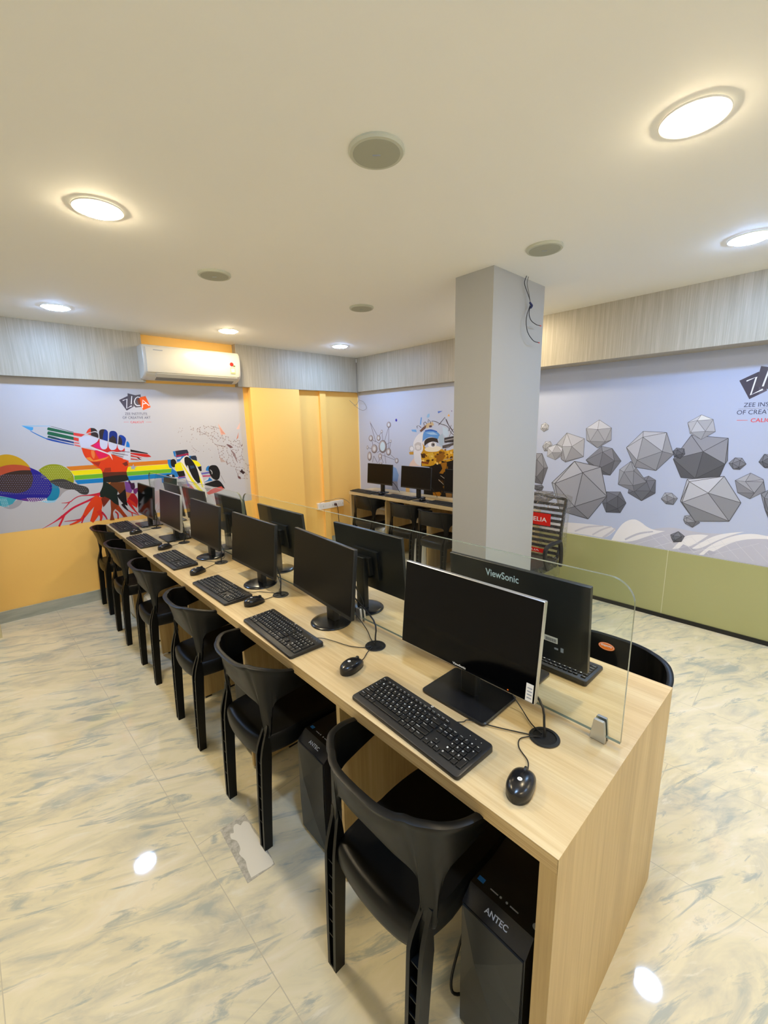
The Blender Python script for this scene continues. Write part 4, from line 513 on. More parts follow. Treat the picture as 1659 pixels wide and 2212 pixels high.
DOTS = {(120,118,150):[44,1245,49,1230,40,1216,44,1200,35,1186,40,1170,31,1156,35,1140,26,1126,31,1110,22,1096,58,1244,63,1228,54,1214,59,1198,49,1184,54,1168,45,1154,50,1138,40,1124,45,1108,36,1094,72,1243,77,1227,68,1213,73,1197,63,1183,68,1167,59,1153,64,1137,55,1122,59,1107,50,1092,87,1241,92,1226,82,1211,87,1196,78,1181,83,1165,73,1151,78,1135,69,1121,74,1105,64,1091,101,1240,106,1224,97,1210,102,1194,92,1180,97,1164,88,1149,93,1133,83,1119,88,1103,79,1089,116,1239,121,1223,111,1208,116,1193,107,1178,112,1162,102,1148,107,1132,98,1117,103,1101,93,1087,130,1237,135,1222,126,1207,131,1191,121,1177,127,1161,117,1146,122,1130,112,1116,118,1100,108,1085,145,1236,150,1220,141,1206,146,1190,136,1175,141,1159,132,1145,137,1129,127,1114,132,1098,123,1083,160,1235,165,1219,155,1204,161,1188,151,1174,156,1158,146,1143,152,1127,142,1112,147,1096,137,1082,175,1233,180,1217,170,1203,175,1187,166,1172,171,1156,161,1141,166,1125,157,1111,162,1094,152,1080,190,1232,195,1216,185,1201,190,1185,181,1171,186,1154,176,1140,181,1123,172,1109,177,1093,167,1078,205,1231,210,1214,200,1200,205,1184,196,1169,201,1153,191,1138,197,1122,187,1107,192,1091,182,1076,220,1229,225,1213,215,1198,221,1182,211,1167,216,1151,206,1136,212,1120,202,1105,207,1089,197,1074,235,1228,240,1212,230,1197,236,1181,226,1166,231,1149,222,1135,227,1118,217,1104,222,1087,213,1072,250,1226,256,1210,246,1195,251,1179,241,1164,247,1148,237,1133,242,1117,232,1102,238,1085,228,1071,266,1225,271,1209,261,1194,267,1177,257,1163,262,1146,252,1131,258,1115,248,1100,253,1083,243,1069,281,1223,287,1207,277,1192,282,1176,272,1161,278,1144,268,1130,273,1113,263,1098,269,1082,259,1067,297,1222,302,1206,292,1191,298,1174,288,1159,293,1143,283,1128,289,1111,279,1096,284,1080,274,1065,312,1221,318,1204,308,1189,313,1173,303,1158,309,1141,299,1126,304,1110,294,1095,300,1078,290,1063,324,1188,329,1171,319,1156,325,1139,315,1124,320,1108,310,1093,316,1076,306,1061,339,1186,345,1169,335,1154,341,1138,330,1123,336,1106,326,1091,332,1074,321,1059,351,1153,357,1136,346,1121,352,1104,342,1089,348,1072,337,1057],(195,195,110):[322,1263,327,1248,318,1235,323,1220,314,1206,346,1276,336,1262,342,1247,332,1233,338,1218,328,1205,334,1190,360,1274,351,1261,356,1246,347,1232,352,1217,343,1203,348,1188,370,1288,375,1273,366,1259,371,1244,362,1231,367,1216,358,1202,363,1187,385,1287,390,1272,381,1258,386,1243,377,1229,382,1214,373,1200,378,1185,400,1286,405,1271,396,1257,401,1242,392,1228,397,1213,388,1199,393,1184,415,1285,420,1269,411,1256,416,1240,407,1227,412,1211,403,1198,408,1182,430,1283,435,1268,426,1254,431,1239,422,1225,427,1210,418,1196,423,1181,445,1282,451,1267,441,1253,447,1238,437,1224,443,1209,433,1195,439,1179,460,1281,466,1266,456,1252,462,1236,452,1222,458,1207,448,1193,454,1178,476,1280,481,1264,472,1250,477,1235,468,1221,473,1206,464,1192,469,1176,497,1263,487,1249,493,1234,483,1220,489,1204,479,1190,485,1175,503,1248,509,1232,499,1218,504,1203,495,1189,518,1246,524,1231,514,1217,520,1201,510,1187],(118,117,124):[383,1151,373,1136,378,1120,369,1106,398,1149,388,1135,393,1119,384,1104,413,1148,403,1133,409,1117,399,1103,428,1146,418,1132,424,1115,414,1101,443,1145,434,1130,439,1114,429,1099,459,1143,449,1128,454,1112,445,1097,474,1141,464,1127,470,1110,460,1096,490,1140,480,1125,486,1109,476,1094,495,1123,501,1107,491,1092,497,1076,511,1122,517,1105,507,1090,513,1074,527,1120,533,1103,523,1089,528,1072,549,1102,539,1087,544,1070,565,1100,555,1085,560,1068,571,1083,577,1066,566,1051,587,1081,593,1065,582,1050,603,1080,609,1063,599,1048,619,1078,615,1046],(235,235,245):[194,1035,198,1023,201,1011,208,1033,212,1021,216,1009,222,1031,226,1019,230,1007,236,1030,240,1017,244,1005,251,1028,255,1015,259,1003,265,1026,269,1014,273,1001,280,1024,284,1012,288,999,294,1022,298,1010,302,997,309,1020,313,1008,317,995],(170,215,230):[22,1050,24,1038,25,1025,26,1012,27,999,28,986,34,1049,35,1036,36,1023,37,1010,38,998,40,985,45,1047,46,1035,47,1022,49,1009,50,996,51,983,56,1046,57,1033,59,1020,60,1007,61,994,62,981],(150,130,132):[1835,1530,1655,1577,1593,1611,1686,1569,1706,1526,1540,1463,1602,1533,1486,1599,1816,1511,1493,1561,1623,1290,1517,1339,1644,1482,1777,1483,1472,1444,1707,1410,1543,1314,1781,1281,1613,1345,1750,1557,1473,1566,1512,1595,1582,1373,1571,1452,1466,1553,1854,1610,1648,1351,1759,1370,1596,1356,1773,1358,1862,1580,1837,1479,1739,1533,1832,1606,1688,1542,1607,1498,1700,1348,1588,1411,1596,1527,1820,1507,1493,1512,1756,1545,1745,1434,1732,1557,1504,1573,1590,1478]}
HORSE_POINTS = [1870,1289,1968,1266,1854,1476,2095,1199,1764,1508,1756,1601,2059,1393,2117,1399,2173,1104,2182,1161,1913,1372,2185,1131,2109,1240,2068,1437,1683,1554,2138,1126,1724,1532,2131,1263,1840,1580,1947,1463,1996,1283,2021,1207,2129,1093,2119,1283,1962,1409,1919,1273,2197,1081,2033,1402,2027,1283,1873,1504,2006,1336,2145,1226,2058,1072,2084,1111,1742,1544,1956,1341,1961,1370,1949,1242,1872,1535,2161,1185,2118,1141,1954,1203,1657,1558,2087,1078,1894,1339,1901,1393,2168,1056,1865,1452,2008,1444,1962,1319,1736,1586,2105,1378,1692,1602,1681,1525,2078,1021,2022,1161,1988,1170,1975,1293,1811,1584,1793,1474,1729,1617,2025,1353,1930,1388,2060,1313,2059,1254,1896,1261,1618,1575,1833,1489,2092,1412,1829,1422,1622,1596,1914,1349,2138,1048,2091,1451,2153,1075,1895,1300,1986,1491,1809,1442,1863,1320,2087,1226,2084,1379,1837,1555,1806,1543,1595,1582,2091,1343,2010,1269,2126,1318,1858,1361,2039,1438,1661,1589,1979,1207,2099,1271,1833,1598,1924,1482,2129,1015,1989,1453,1897,1483,1925,1441,1855,1396,1943,1222,1777,1610,2054,1453,1877,1404,2113,1420,1958,1498,2051,1150,1914,1313,2083,1150,1796,1514,1810,1466,2038,1187,2009,1419,1814,1501,2015,1231,2005,1302,1773,1538,2059,1344,2003,1384,2058,1119,1681,1581,1919,1516,2111,1446,2140,1351,2130,1242,2201,1164,2203,1089,2164,1010,2072,1019,2037,1132,1945,1190,1866,1274,1838,1415]
HORSE_LINES = [0,75,0,78,0,130,1,37,1,57,2,47,2,67,3,12,3,79,4,108,4,115,5,50,5,60,5,100,6,27,6,80,7,51,7,68,7,103,8,11,8,26,8,125,9,11,9,39,9,124,10,45,10,62,10,71,11,124,12,31,12,79,12,123,13,73,13,88,13,101,14,42,14,53,14,119,15,22,15,40,16,34,16,53,17,23,17,91,17,123,18,58,18,81,18,92,19,93,19,97,19,104,20,57,20,85,20,114,21,110,21,113,22,74,23,86,23,91,24,36,24,62,25,65,25,75,26,125,27,111,27,117,28,85,28,114,29,38,29,96,30,61,30,114,31,123,32,33,32,43,32,127,33,43,33,118,34,115,35,36,35,49,36,62,37,99,38,81,39,124,40,107,41,90,41,99,41,129,42,89,44,71,44,78,44,106,45,62,45,102,46,72,46,74,47,96,48,95,48,111,49,57,50,60,51,80,51,122,52,89,52,119,54,94,54,127,55,56,55,105,55,110,56,90,58,92,58,100,59,109,59,112,61,116,63,84,63,116,64,79,64,91,65,130,66,70,66,83,67,112,68,103,69,77,69,131,70,83,72,74,72,94,72,126,73,121,75,106,76,95,76,104,77,109,78,87,80,84,81,82,82,108,84,116,85,113,86,122,87,98,88,101,89,119,90,129,93,96,93,97,93,120,94,126,96,120,98,102,98,131,99,129,103,121,105,107,105,128,108,112,111,117,118,128]
LOGO = [((76,72,88),[0,0,73,38,116,-58,51,-96]),((98,94,112),[72,20,90,9,116,-58,87,-75]),((84,80,92),[78,64,141,48,112,-54,67,-31]),((92,88,98),[139,48,187,57,187,-59,130,-66,109,-43]),((242,96,36),[151,9,192,35,229,43,262,-61,192,-90,175,-45]),((120,60,40),[151,9,172,23,178,0,178,-41,160,-35]),((238,240,250),[30,-8,63,10,51,-77,100,-54,97,-47,57,-73,70,14,29,-1]),((238,240,250),[107,41,93,-36,100,-36,114,40]),((238,240,250),[181,32,158,36,137,21,123,-10,126,-35,142,-52,172,-50,172,-42,145,-44,132,-30,130,-10,142,17,158,29,178,25]),((238,240,250),[193,-70,202,1,248,-51,254,-45,200,9,185,-70]),((238,240,250),[197,-36,230,-27,230,-19,196,-28]),((150,150,165),[12,-145,250,-143,250,-141,12,-143]),((226,100,108),[13,-203,57,-203,57,-201,13,-200]),((226,100,108),[201,-204,251,-205,251,-202,202,-202])]
LOGO_TEXT = [('ZEE INSTITUTE', (62, 66, 98), 0.0326, -0.1353, 0.1917, 0.0215), ('OF CREATIVE ART', (62, 66, 98), 0.0087, -0.1726, 0.2395, 0.0226), ('CALICUT', (226, 78, 88), 0.0694, -0.213, 0.1174, 0.0201)]
LOGO_LEFT = (0.9757, 1.8641)
LOGO_RIGHT = (0.5589, 1.8377, 1.3221)


LAY = 0.000012
def rounded(P):
    """cut the gentle corners of an outline, keep its sharp points"""
    out, k = [], len(P)
    if k < 6: return P
    for i in range(k):
        a, b, c = Vector(P[i-1]), Vector(P[i]), Vector(P[(i+1) % k])
        if (b-a).length < 1e-6 or (c-b).length < 1e-6 or (b-a).angle(c-b) > 0.95: out.append((b.x, b.y))
        else:
            q, r = b+(a-b)*.25, b+(c-b)*.25
            out += [(q.x, q.y), (r.x, r.y)]
    return out
def ink_mesh(name, parent, items, place, step=LAY, base=0.0006, n0=0, smooth=False):
    """flat vinyl shapes, each an n-gon a hair in front of the one before"""
    vs, fs, cs = [], [], []
    for k, (c, pts) in enumerate(items):
        d = base + n0*LAY + k*step
        o = len(vs)
        pts = [(pts[i]/1000, pts[i+1]/1000) for i in range(0, len(pts), 2)]
        if smooth: pts = rounded(rounded(pts))
        vs += [place(a, b, d) for a, b in pts]
        fs.append(tuple(range(o, o+len(pts))))
        cs.append(lin(c))
    me = bpy.data.meshes.new(name)
    me.from_pydata(vs, [], fs)
    me.materials.append(M['print'])
    at = me.attributes.new('ink', 'FLOAT_COLOR', 'FACE')
    for i, c in enumerate(cs): at.data[i].color = c + (1,)
    o = bpy.data.objects.new(name, me)
    COL.objects.link(o)
    o.parent = parent
    return o
def on_left(a, b, d): return (a, YL-d, b)
def on_right(a, b, d): return (XR-d, a, b)

def strokes(pairs, wd):
    out = []
    for (x0, y0), (x1, y1) in pairs:
        d = math.hypot(x1-x0, y1-y0) or 1
        nx, ny = -(y1-y0)/d*wd/2, (x1-x0)/d*wd/2
        out.append([x0+nx, y0+ny, x1+nx, y1+ny, x1-nx, y1-ny, x0-nx, y0-ny])
    return out

def logo(parent, place, o, sc, n0, flip=1):
    f = lambda p: [(o[0]*1000+flip*p[i]*sc if i % 2 == 0 else o[1]*1000+p[i]*sc) for i in range(len(p))]
    ink_mesh('logo', parent, [(c, f(p)) for c, p in LOGO], place, n0=n0)
    it = []
    for s, c, x, z, wd, hg in LOGO_TEXT:
        vs, fs, a, b = glyphs(s, 0.012 if s == 'CALICUT' else 0.0)
        for q in fs:
            it.append((c, [v for i in q for v in (o[0]*1000+flip*sc*1000*(x+vs[i][0]/a*wd), o[1]*1000+sc*1000*(z+vs[i][1]/b*hg))]))
    ink_mesh('logo_lettering', parent, it, place, step=0, n0=n0+30)

WH = (197, 198, 208)
ml = thing('wall_mural', 'white wall mural with a coloured fist holding a pencil and a race car', 'mural', (0, 0, 0))
ink_mesh('mural_sheet', ml, [(WH, [-1290, 770, 2200, 752, 2200, 2030, -1290, 2030])], on_left)
nn = 1
for part in ('rainbow_stripes', 'overlapping_bubbles', 'giant_pencil', 'raised_fist', 'red_roots', 'race_car', 'constellation_horse'):
    it = list(MURAL_LEFT[part])
    start = nn
    if part == 'constellation_horse':
        start = 60
        P = [(HORSE_POINTS[i], HORSE_POINTS[i+1]) for i in range(0, len(HORSE_POINTS), 2)]
        pre = [((172, 150, 150), q) for q in strokes([(P[HORSE_LINES[i]], P[HORSE_LINES[i+1]]) for i in range(0, len(HORSE_LINES), 2)], 2.4)]
        pre += [((92, 70, 76), [x-3, z-3, x+3, z-3, x+3, z+3, x-3, z+3]) for x, z in P]
        for c in ((150, 130, 132),):
            D = DOTS[c]
            pre += [(c, [D[i]-3, D[i+1]-3, D[i]+3, D[i+1]-3, D[i]+3, D[i+1]+3, D[i]-3, D[i+1]+3]) for i in range(0, len(D), 2)]
        ink_mesh('constellation_lines', ml, pre, on_left, step=0.0000004, n0=start)['kind'] = 'stuff'
        start += 8
    if part == 'race_car': start = 8
    ink_mesh(part, ml, it, on_left, n0=start, smooth=part not in ('rainbow_stripes', 'constellation_horse'))
    if part in ('rainbow_stripes', 'overlapping_bubbles', 'giant_pencil', 'raised_fist'): nn = start + len(it) + 2
    if part == 'overlapping_bubbles':
        pre = []
        for c, D in DOTS.items():
            if c == (150, 130, 132): continue
            pre += [(c, [D[i]-4.6, D[i+1]-2, D[i]+3.4, D[i+1]-3, D[i]+4.6, D[i+1]+2, D[i]-3.4, D[i+1]+3]) for i in range(0, len(D), 2)]
        ink_mesh('halftone_dots', ml, pre, on_left, step=0, n0=nn)['kind'] = 'stuff'
        nn += 2
logo(ml, on_left, LOGO_LEFT, 1.0, 4)

mr = thing('wall_mural', 'long pale blue wall mural of floating grey polyhedra on the right wall', 'mural', (0, 0, 0))
ink_mesh('mural_sheet', mr, [((184, 195, 226), [-1690, 566, 2126, 570, 2126, 2056, -1690, 2056])], on_right)
ink_mesh('wireframe_hills', mr, MURAL_RIGHT['wireframe_hills'], on_right, n0=2, smooth=True)
def polyhedron(base, par, hx, inner, k):
    H = [(hx[i], hx[i+1]) for i in range(0, 12, 2)]
    cx, cy = sum(p[0] for p in H)/6, sum(p[1] for p in H)/6
    H = H[par:]+H[:par]
    if inner: T = [(inner[i], inner[i+1]) for i in range(0, 6, 2)]
    else: T = [(cx+(H[2*i][0]-cx)*.6, cy+(H[2*i][1]-cy)*.6) for i in range(3)]
    rg = random.Random(k)
    F = [T, [T[0], H[1], T[1]], [T[1], H[3], T[2]], [T[2], H[5], T[0]], [T[0], H[0], H[1]], [T[0], H[5], H[0]],
         [T[1], H[1], H[2]], [T[1], H[2], H[3]], [T[2], H[3], H[4]], [T[2], H[4], H[5]]]
    if k == 14:                                          # seen along a corner instead of a facet
        c5, r5, o3 = PENT
        F = [[c5, r5[i], r5[(i+1) % 5]] for i in range(5)] + [[r5[1], o3[0], r5[2]], [r5[2], o3[1], r5[3]], [r5[3], o3[2], r5[4]]]
    rad = max(abs(p[1]-cy) for p in H)
    it = []
    for fa in F:
        gy, gx = (sum(p[1] for p in fa)/3-cy)/rad, (sum(p[0] for p in fa)/3-cx)/rad
        sh = 1+.26*gy+.06*gx+rg.uniform(-.08, .08)      # the print shades its facets like a drawing
        if k == 14 and F.index(fa) in (2, 3, 6, 7): sh *= .74
        it.append((tuple(int(max(24, min(236, b*sh))) for b in base), [v for p in fa for v in p]))
    E = set()
    for fa in F:
        for i in range(3): E.add(tuple(sorted((fa[i], fa[(i+1) % 3]))))
    ec = tuple(int(b*.5) for b in base)
    it += [(ec, q) for q in strokes(sorted(E), max(2.2, rad*.02))]
    ink_mesh('polyhedron', mr, it, on_right, step=0.000002, n0=70+6*k)
for k, (b, par, hx, inner) in enumerate(POLYHEDRA): polyhedron(b, par, hx, inner, k)
logo(mr, on_right, LOGO_RIGHT[:2], LOGO_RIGHT[2], 4, -1)

mf = thing('wall_mural', 'wall mural of a molecule and a painted face behind the wall desk monitors', 'mural', (0, 0, 0))
ink_mesh('mural_sheet', mf, [((192, 199, 220), [2126, 570, 4662, 600, 4662, 2035, 2124, 2035])], on_right)
ink_mesh('molecule_drawing', mf, MURAL_RIGHT['molecule_drawing'], on_right, n0=2)
ink_mesh('painted_face', mf, MURAL_RIGHT['painted_face'], on_right, n0=2, smooth=True)

# ------------------------------------------------------------------ air conditioner
ac = thing('air_conditioner', 'white split air conditioner mounted in the yellow gap above the mural', 'air conditioner', (1.62, 4.68, 2.20))
prof = [(-.002, -.135), (-.06, -.150), (-.13, -.150), (-.20, -.125), (-.232, -.10), (-.242, -.07), (-.250, 0), (-.248, .09), (-.240, .128), (-.222, .148), (-.19, .155), (-.002, .155)]
def ac_ring(x, k): return [(x, -.125+(y+.125)*k, z*k) for y, z in prof]
MB().rings([ac_ring(-.46, .93), ac_ring(-.452, .985), ac_ring(-.44, 1), ac_ring(.44, 1), ac_ring(.452, .985), ac_ring(.46, .93)]).build('body', 'ac_white', ac)
fp = [(-.2425, -.092), (-.250, -.075), (-.2575, 0), (-.2555, .09), (-.2475, .125), (-.24, .127), (-.244, .08), (-.245, 0), (-.238, -.085)]
acf = MB().rings([[(x, y, z) for y, z in fp] for x in (-.435, .435)]).build('front_panel', 'ac_white', ac)
lv = [(-.198, -.132), (-.234, -.106), (-.238, -.100), (-.236, -.098), (-.205, -.118)]
lo = MB().rings([[(x, y-.004, z) for y, z in lv] for x in (-.36, .42)]).build('louver', 'white2', ac)
MB().rings([[(x, y, z) for y, z in ((-.130, -.1525), (-.196, -.1285), (-.196, -.126), (-.130, -.149))] for x in (-.35, .40)]).build('air_outlet', 'greycable', ac)
st = MB().box(.345, .395, -.2590, -.2565, -.06, .0, 0).box(.352, .388, -.2594, -.2588, -.045, -.01, 1)
st.build('rating_sticker', [mat('pale_yellow_sticker', (232, 216, 130), .5), 'paper'], acf, smooth=False)
MB().lathe([(.001, 0), (.02, 0), (.02, .002), (.001, .002)], 16).xf(Matrix.Translation((.362, -.2565, .03)) @ Matrix.Rotation(PI/2, 4, 'X')).build('round_sticker', 'red', acf)
MB().box(.375, .398, -.2592, -.2565, .008, .022).build('leaf_sticker', mat('green_sticker', (90, 110, 60), .5), acf, smooth=False)
MB().box(-.37, -.29, -.2566, -.2545, .100, .106).build('name_strip', 'greyprint', acf, smooth=False)

# ------------------------------------------------------------------ long double-sided computer desk
desk = thing('computer_desk', 'long double-sided oak computer desk running down the middle of the room', 'desk', (1.087, 2.38, 0))
DX0, DX1, DY0, DY1, DT = .693, 1.482, .273, 4.49, .75
def dk(b, name, m, **kw):
    b.v = [(x-1.087, y-2.38, z) for x, y, z in b.v]
    return b.build(name, m, desk, **kw)
def wooden_top(y0, y1):
    b = MB()
    b.raw([(DX0, y0, DT), (DX1, y0, DT), (DX1, y1, DT), (DX0, y1, DT)], [(0, 1, 2, 3)], 0)
    b.raw([(DX0, y0, DT-.036), (DX1, y0, DT-.036), (DX1, y1, DT-.036), (DX0, y1, DT-.036)], [(3, 2, 1, 0)], 0)
    for xa in (DX0, DX1):
        for k in range(3):                      # edge band in three thin lines
            z0, z1 = DT-.036+.012*k, DT-.036+.012*(k+1)-.0006
            b.raw([(xa, y0, z0), (xa, y1, z0), (xa, y1, z1), (xa, y0, z1)], [(0, 1, 2, 3)], 1)
            if k < 2:
                b.raw([(xa, y0, z1), (xa, y1, z1), (xa, y1, z1+.0006), (xa, y0, z1+.0006)], [(0, 1, 2, 3)], 2)
    for ya in (y0, y1): b.raw([(DX0, ya, DT-.036), (DX1, ya, DT-.036), (DX1, ya, DT), (DX0, ya, DT)], [(0, 1, 2, 3)], 1)
    return b
edge_line = mat('oak_edge_line', (216, 196, 152), .5)
dk(wooden_top(DY0-.0006, 2.4265), 'worktop', ['oak_y', 'edge', edge_line], smooth=False)
dk(wooden_top(2.4285, DY1), 'worktop', ['oak_y', 'edge', edge_line], smooth=False)
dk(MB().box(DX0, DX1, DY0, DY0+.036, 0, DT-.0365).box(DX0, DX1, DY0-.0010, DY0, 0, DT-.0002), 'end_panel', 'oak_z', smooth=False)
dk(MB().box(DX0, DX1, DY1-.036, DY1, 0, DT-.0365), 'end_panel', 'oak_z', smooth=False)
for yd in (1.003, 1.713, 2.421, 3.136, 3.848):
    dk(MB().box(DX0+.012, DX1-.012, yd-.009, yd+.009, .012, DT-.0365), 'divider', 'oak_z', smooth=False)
    dk(MB().box(DX0+.05, DX0+.085, yd-.008, yd+.008, 0, .012).box(DX0+.2, DX1-.2, yd-.007, yd+.007, 0, .012).box(DX1-.085, DX1-.05, yd-.008, yd+.008, 0, .012), 'divider_foot', 'dark_kick', smooth=False)
for a, b in zip((DY0+.036, 1.012, 1.722, 2.430, 3.145, 3.857), (.994, 1.704, 2.412, 3.127, 3.839, DY1-.036)):
    dk(MB().box(1.078, 1.096, a, b, .05, DT-.0365), 'modesty_panel', 'oak_y', smooth=False)
GROM = [(.984, .448), (.984, 1.131), (.984, 1.853), (.984, 2.60), (.982, 3.285), (.976, 3.972)]
for i, (x, y) in enumerate(GROM):
    b = MB()
    b.lathe([(.030, .0005), (.0385, .0005), (.040, .002), (.0385, .004), (.031, .0042), (.0300, .0005)], 36, (x, y, DT), 0, False, False)
    if i == 0:
        b.lathe([(.0302, .0008), (.02, .0007), (.001, .0006)], 30, (x, y, DT), 1, False, True)  # no real hole: black disc painted in for the shade inside it
    else:
        b.lathe([(.0305, .0035), (.02, .0037), (.001, .0037)], 30, (x, y, DT), 0, False, True)
        b.box(x-.012, x+.012, y-.03, y-.016, DT+.003, DT+.0044, 1)
    dk(b, 'cable_grommet', ['black', 'dark_fill'])

# ------------------------------------------------------------------ glass partitions on the desk
def partition(label, y0, y1, zt):
    t = thing('glass_partition', label, 'glass partition', (1.086, (y0+y1)/2, DT), 0, 'glass partitions on the long desk')
    h = (y1-y0)/2
    zb = .016
    o = []
    r = .062
    for cy, cz, a in ((h-r, zt-DT-r, 0), (-h+r, zt-DT-r, 90)):
        for i in range(9):
            q = math.radians(a+90*i/8)
            o.append((cy+r*math.cos(q), cz+r*math.sin(q)))
    o += [(-h, zb), (h, zb)]
    b = MB()
    k = len(o)
    for s in (-.005, .005): b.flat([(s, y, z) for y, z in o], 0)
    b.raw([(s, y, z) for y, z in o for s in (-.005, .005)], [(2*i, 2*i+1, (2*i+3) % (2*k), (2*i+2) % (2*k)) for i in range(k)], 1)
    b.build('pane', ['glass', 'glass_edge'], t, smooth=False)
    for yy in (-h+.052, -.02, h-.052):
        c = MB()
        for s in (-1, 1):
            pr = [(-.019, 0), (.019, 0), (.019, .012), (.0135, .058), (.0115, .061), (-.0115, .061), (-.0135, .058), (-.019, .012)]
            c.rings([[(s*.0055, yy+y, z) for y, z in pr], [(s*.013, yy+y, z) for y, z in pr], [(s*.0148, yy+y*.93, .002+z*.96) for y, z in pr]])
        c.box(-.0055, .0055, yy-.012, yy+.012, 0, zb-.001)
        c.build('clamp', 'silver', t, ang=.5)
partition('near glass partition with rounded corner standing along the desk centre', .294, 2.428, 1.207)
partition('far glass partition along the desk centre towards the mural wall', 2.446, 4.45, 1.197)

# ------------------------------------------------------------------ chairs
def make_chair(name, label, loc, rz=0.0, group=None):
    t = thing(name, label, 'chair', loc, rz, group)
    cm = 'chair'
    # wrap-round backrest
    top = [(-.006, 0, .750), (-.003, .065, .750), (.009, .108, .750), (.022, .128, .751), (.029, .143, .750), (.036, .155, .749), (.052, .175, .747), (.066, .189, .744), (.082, .199, .740), (.105, .209, .734), (.145, .218, .724), (.215, .219, .704), (.272, .211, .695), (.290, .204, .687)]
    bot = [(.048, 0, .590), (.048, .075, .590), (.050, .125, .591), (.052, .146, .578), (.053, .154, .545), (.052, .156, .478), (.058, .190, .478), (.068, .191, .540), (.076, .192, .592), (.096, .195, .617), (.145, .200, .627), (.215, .205, .638), (.272, .203, .655), (.288, .201, .668)]
    def half(P, k=5): return spline(P, k)
    T, Bm = half(top), half(bot)
    T = [Vector((p.x, -p.y, p.z)) for p in T[:0:-1]] + T
    Bm = [Vector((p.x, -p.y, p.z)) for p in Bm[:0:-1]] + Bm
    rg = []
    for i in range(len(T)):
        d = (T[min(i+4, len(T)-1)]-T[max(i-4, 0)])
        nrm = Vector((d.y, -d.x, 0)).normalized()      # outward
        if nrm.dot(Vector((T[i].x-.19, T[i].y, 0))) < 0: nrm = -nrm
        a, b = T[i], Bm[i]
        e = min(i, len(T)-1-i)/10
        e = min(1.0, .35+e)
        un = (a-b).normalized()
        up_, lo_, mid = (lambda h: a + un*h), (lambda h: b + un*h), b + (a-b)*.5
        q = [lo_(0)-nrm*.004, lo_(0)+nrm*.008, lo_(.007)+nrm*.0105, lo_(.018)+nrm*.0065, mid+nrm*.006, up_(-.022)+nrm*.007, up_(-.009)+nrm*.0145*e, up_(0)+nrm*.014*e, up_(.003)+nrm*.004,
             up_(0)-nrm*.006*e, up_(-.012)-nrm*.006*e, mid-nrm*.005, lo_(.013)-nrm*.006]
        rg.append([tuple(p) for p in q])
    MB().rings(rg).build('backrest', cm, t, ang=.9)
    # seat with a rolled rear edge
    out = [(.035, -.135), (.02, -.10), (.012, -.05), (.010, 0), (.012, .05), (.02, .10), (.035, .135), (.10, .165), (.18, .195), (.28, .208), (.38, .205), (.43, .19), (.452, .15), (.46, .08), (.462, 0), (.46, -.08), (.452, -.15), (.43, -.19), (.38, -.205), (.28, -.208), (.18, -.195), (.10, -.165)]
    out = [(p.x, p.y) for p in spline([(x, y, 0) for x, y in out+out[:1]], 3)[:-1]]
    def sc(k, z, dish=0.0):
        return [(.24+(x-.24)*k, y*k*(.83 + .27*max(0.0, min(1.0, (.20-x)/.17))), z) for x, y in out]
    MB().rings([sc(.93, .372), sc(.985, .378), sc(1.0, .392), sc(1.0, .425), sc(.985, .440), sc(.95, .448), sc(.88, .447), sc(.7, .441), sc(.4, .437), sc(.05, .436)]).build('seat', cm, t, ang=.9)
    # four channel-shaped legs
    def leg(x0, y0, x1, y1, x2, y2, zt, side, rear):
        W, D, th = .0235, .020, .0115
        rgs = []
        L = spline([(x0, y0, 0), (x0*.75+x1*.25, y0*.8+y1*.2, .14), (x0*.4+x1*.6, y0*.4+y1*.6, .30), (x1, y1, .43), (x2, y2, zt)], 4)
        for i, p in enumerate(L):
            f = i/(len(L)-1)
            k = .82+.34*f
            w, d = W*k, D*(.82+.3*f)
            if rear and p.z > .41:                  # upper end melts into the backrest
                e = min(1.0, (p.z-.41)/.09)
                w, d = w*(1-.36*e), d*(1-.72*e)
            s = side
            # channel opening outwards-rear
            c = [(-d, s*w), (d, s*w), (d, -s*w), (-d, -s*w), (-d, -s*(w-th)), (d-th, -s*(w-th)), (d-th, s*(w-th)), (-d, s*(w-th))]
            rgs.append([(p.x+a*(1 if rear else -1), p.y+b, p.z) for a, b in c])
        b = MB().rings(rgs)
        for zz in (.12, .17, .22, .27, .32, .37):
            p = min(L, key=lambda q: abs(q.z-zz))
            b.box(p.x-.016, p.x+.012, p.y-.017, p.y+.017, zz-.002, zz+.002)
        b.box(L[0].x-.016, L[0].x+.015, L[0].y-.017, L[0].y+.017, 0, .008)
        b.build('leg', cm, t, ang=.5)
    for s in (-1, 1):
        leg(.018, s*.160, .040, s*.164, .054, s*.1725, .525, s, True)
        leg(.405, s*.149, .395, s*.146, .385, s*.143, .40, s, False)
    return t
CH = [(.522, .676, 0.0), (.546, 1.479, 0.0), (.556, 2.177, 0.0), (.562, 2.943, 0.0), (.554, 3.645, 0.0), (.576, 4.366, 0.0)]
CL = ['nearest black plastic armchair tucked under the near end of the desk', 'second black plastic armchair from the near end of the aisle row',
      'third black plastic armchair from the near end of the aisle row', 'fourth black plastic armchair from the near end of the aisle row',
      'fifth black plastic armchair of the aisle row, last but one before the mural wall', 'farthest black plastic armchair of the aisle row, beside the yellow wall']
chair0 = make_chair('plastic_armchair', CL[0], (CH[0][0], CH[0][1], 0), 0, 'black armchairs along the aisle')
for (x, y, a), lb in list(zip(CH, CL))[1:]:
    dup(chair0, lb, (x, y, 0), a)
mango = dup(chair0, 'black armchair with an orange oval sticker on the far side of the desk', (1.688, .515, 0), PI)
del mango['group']
stk = MB()
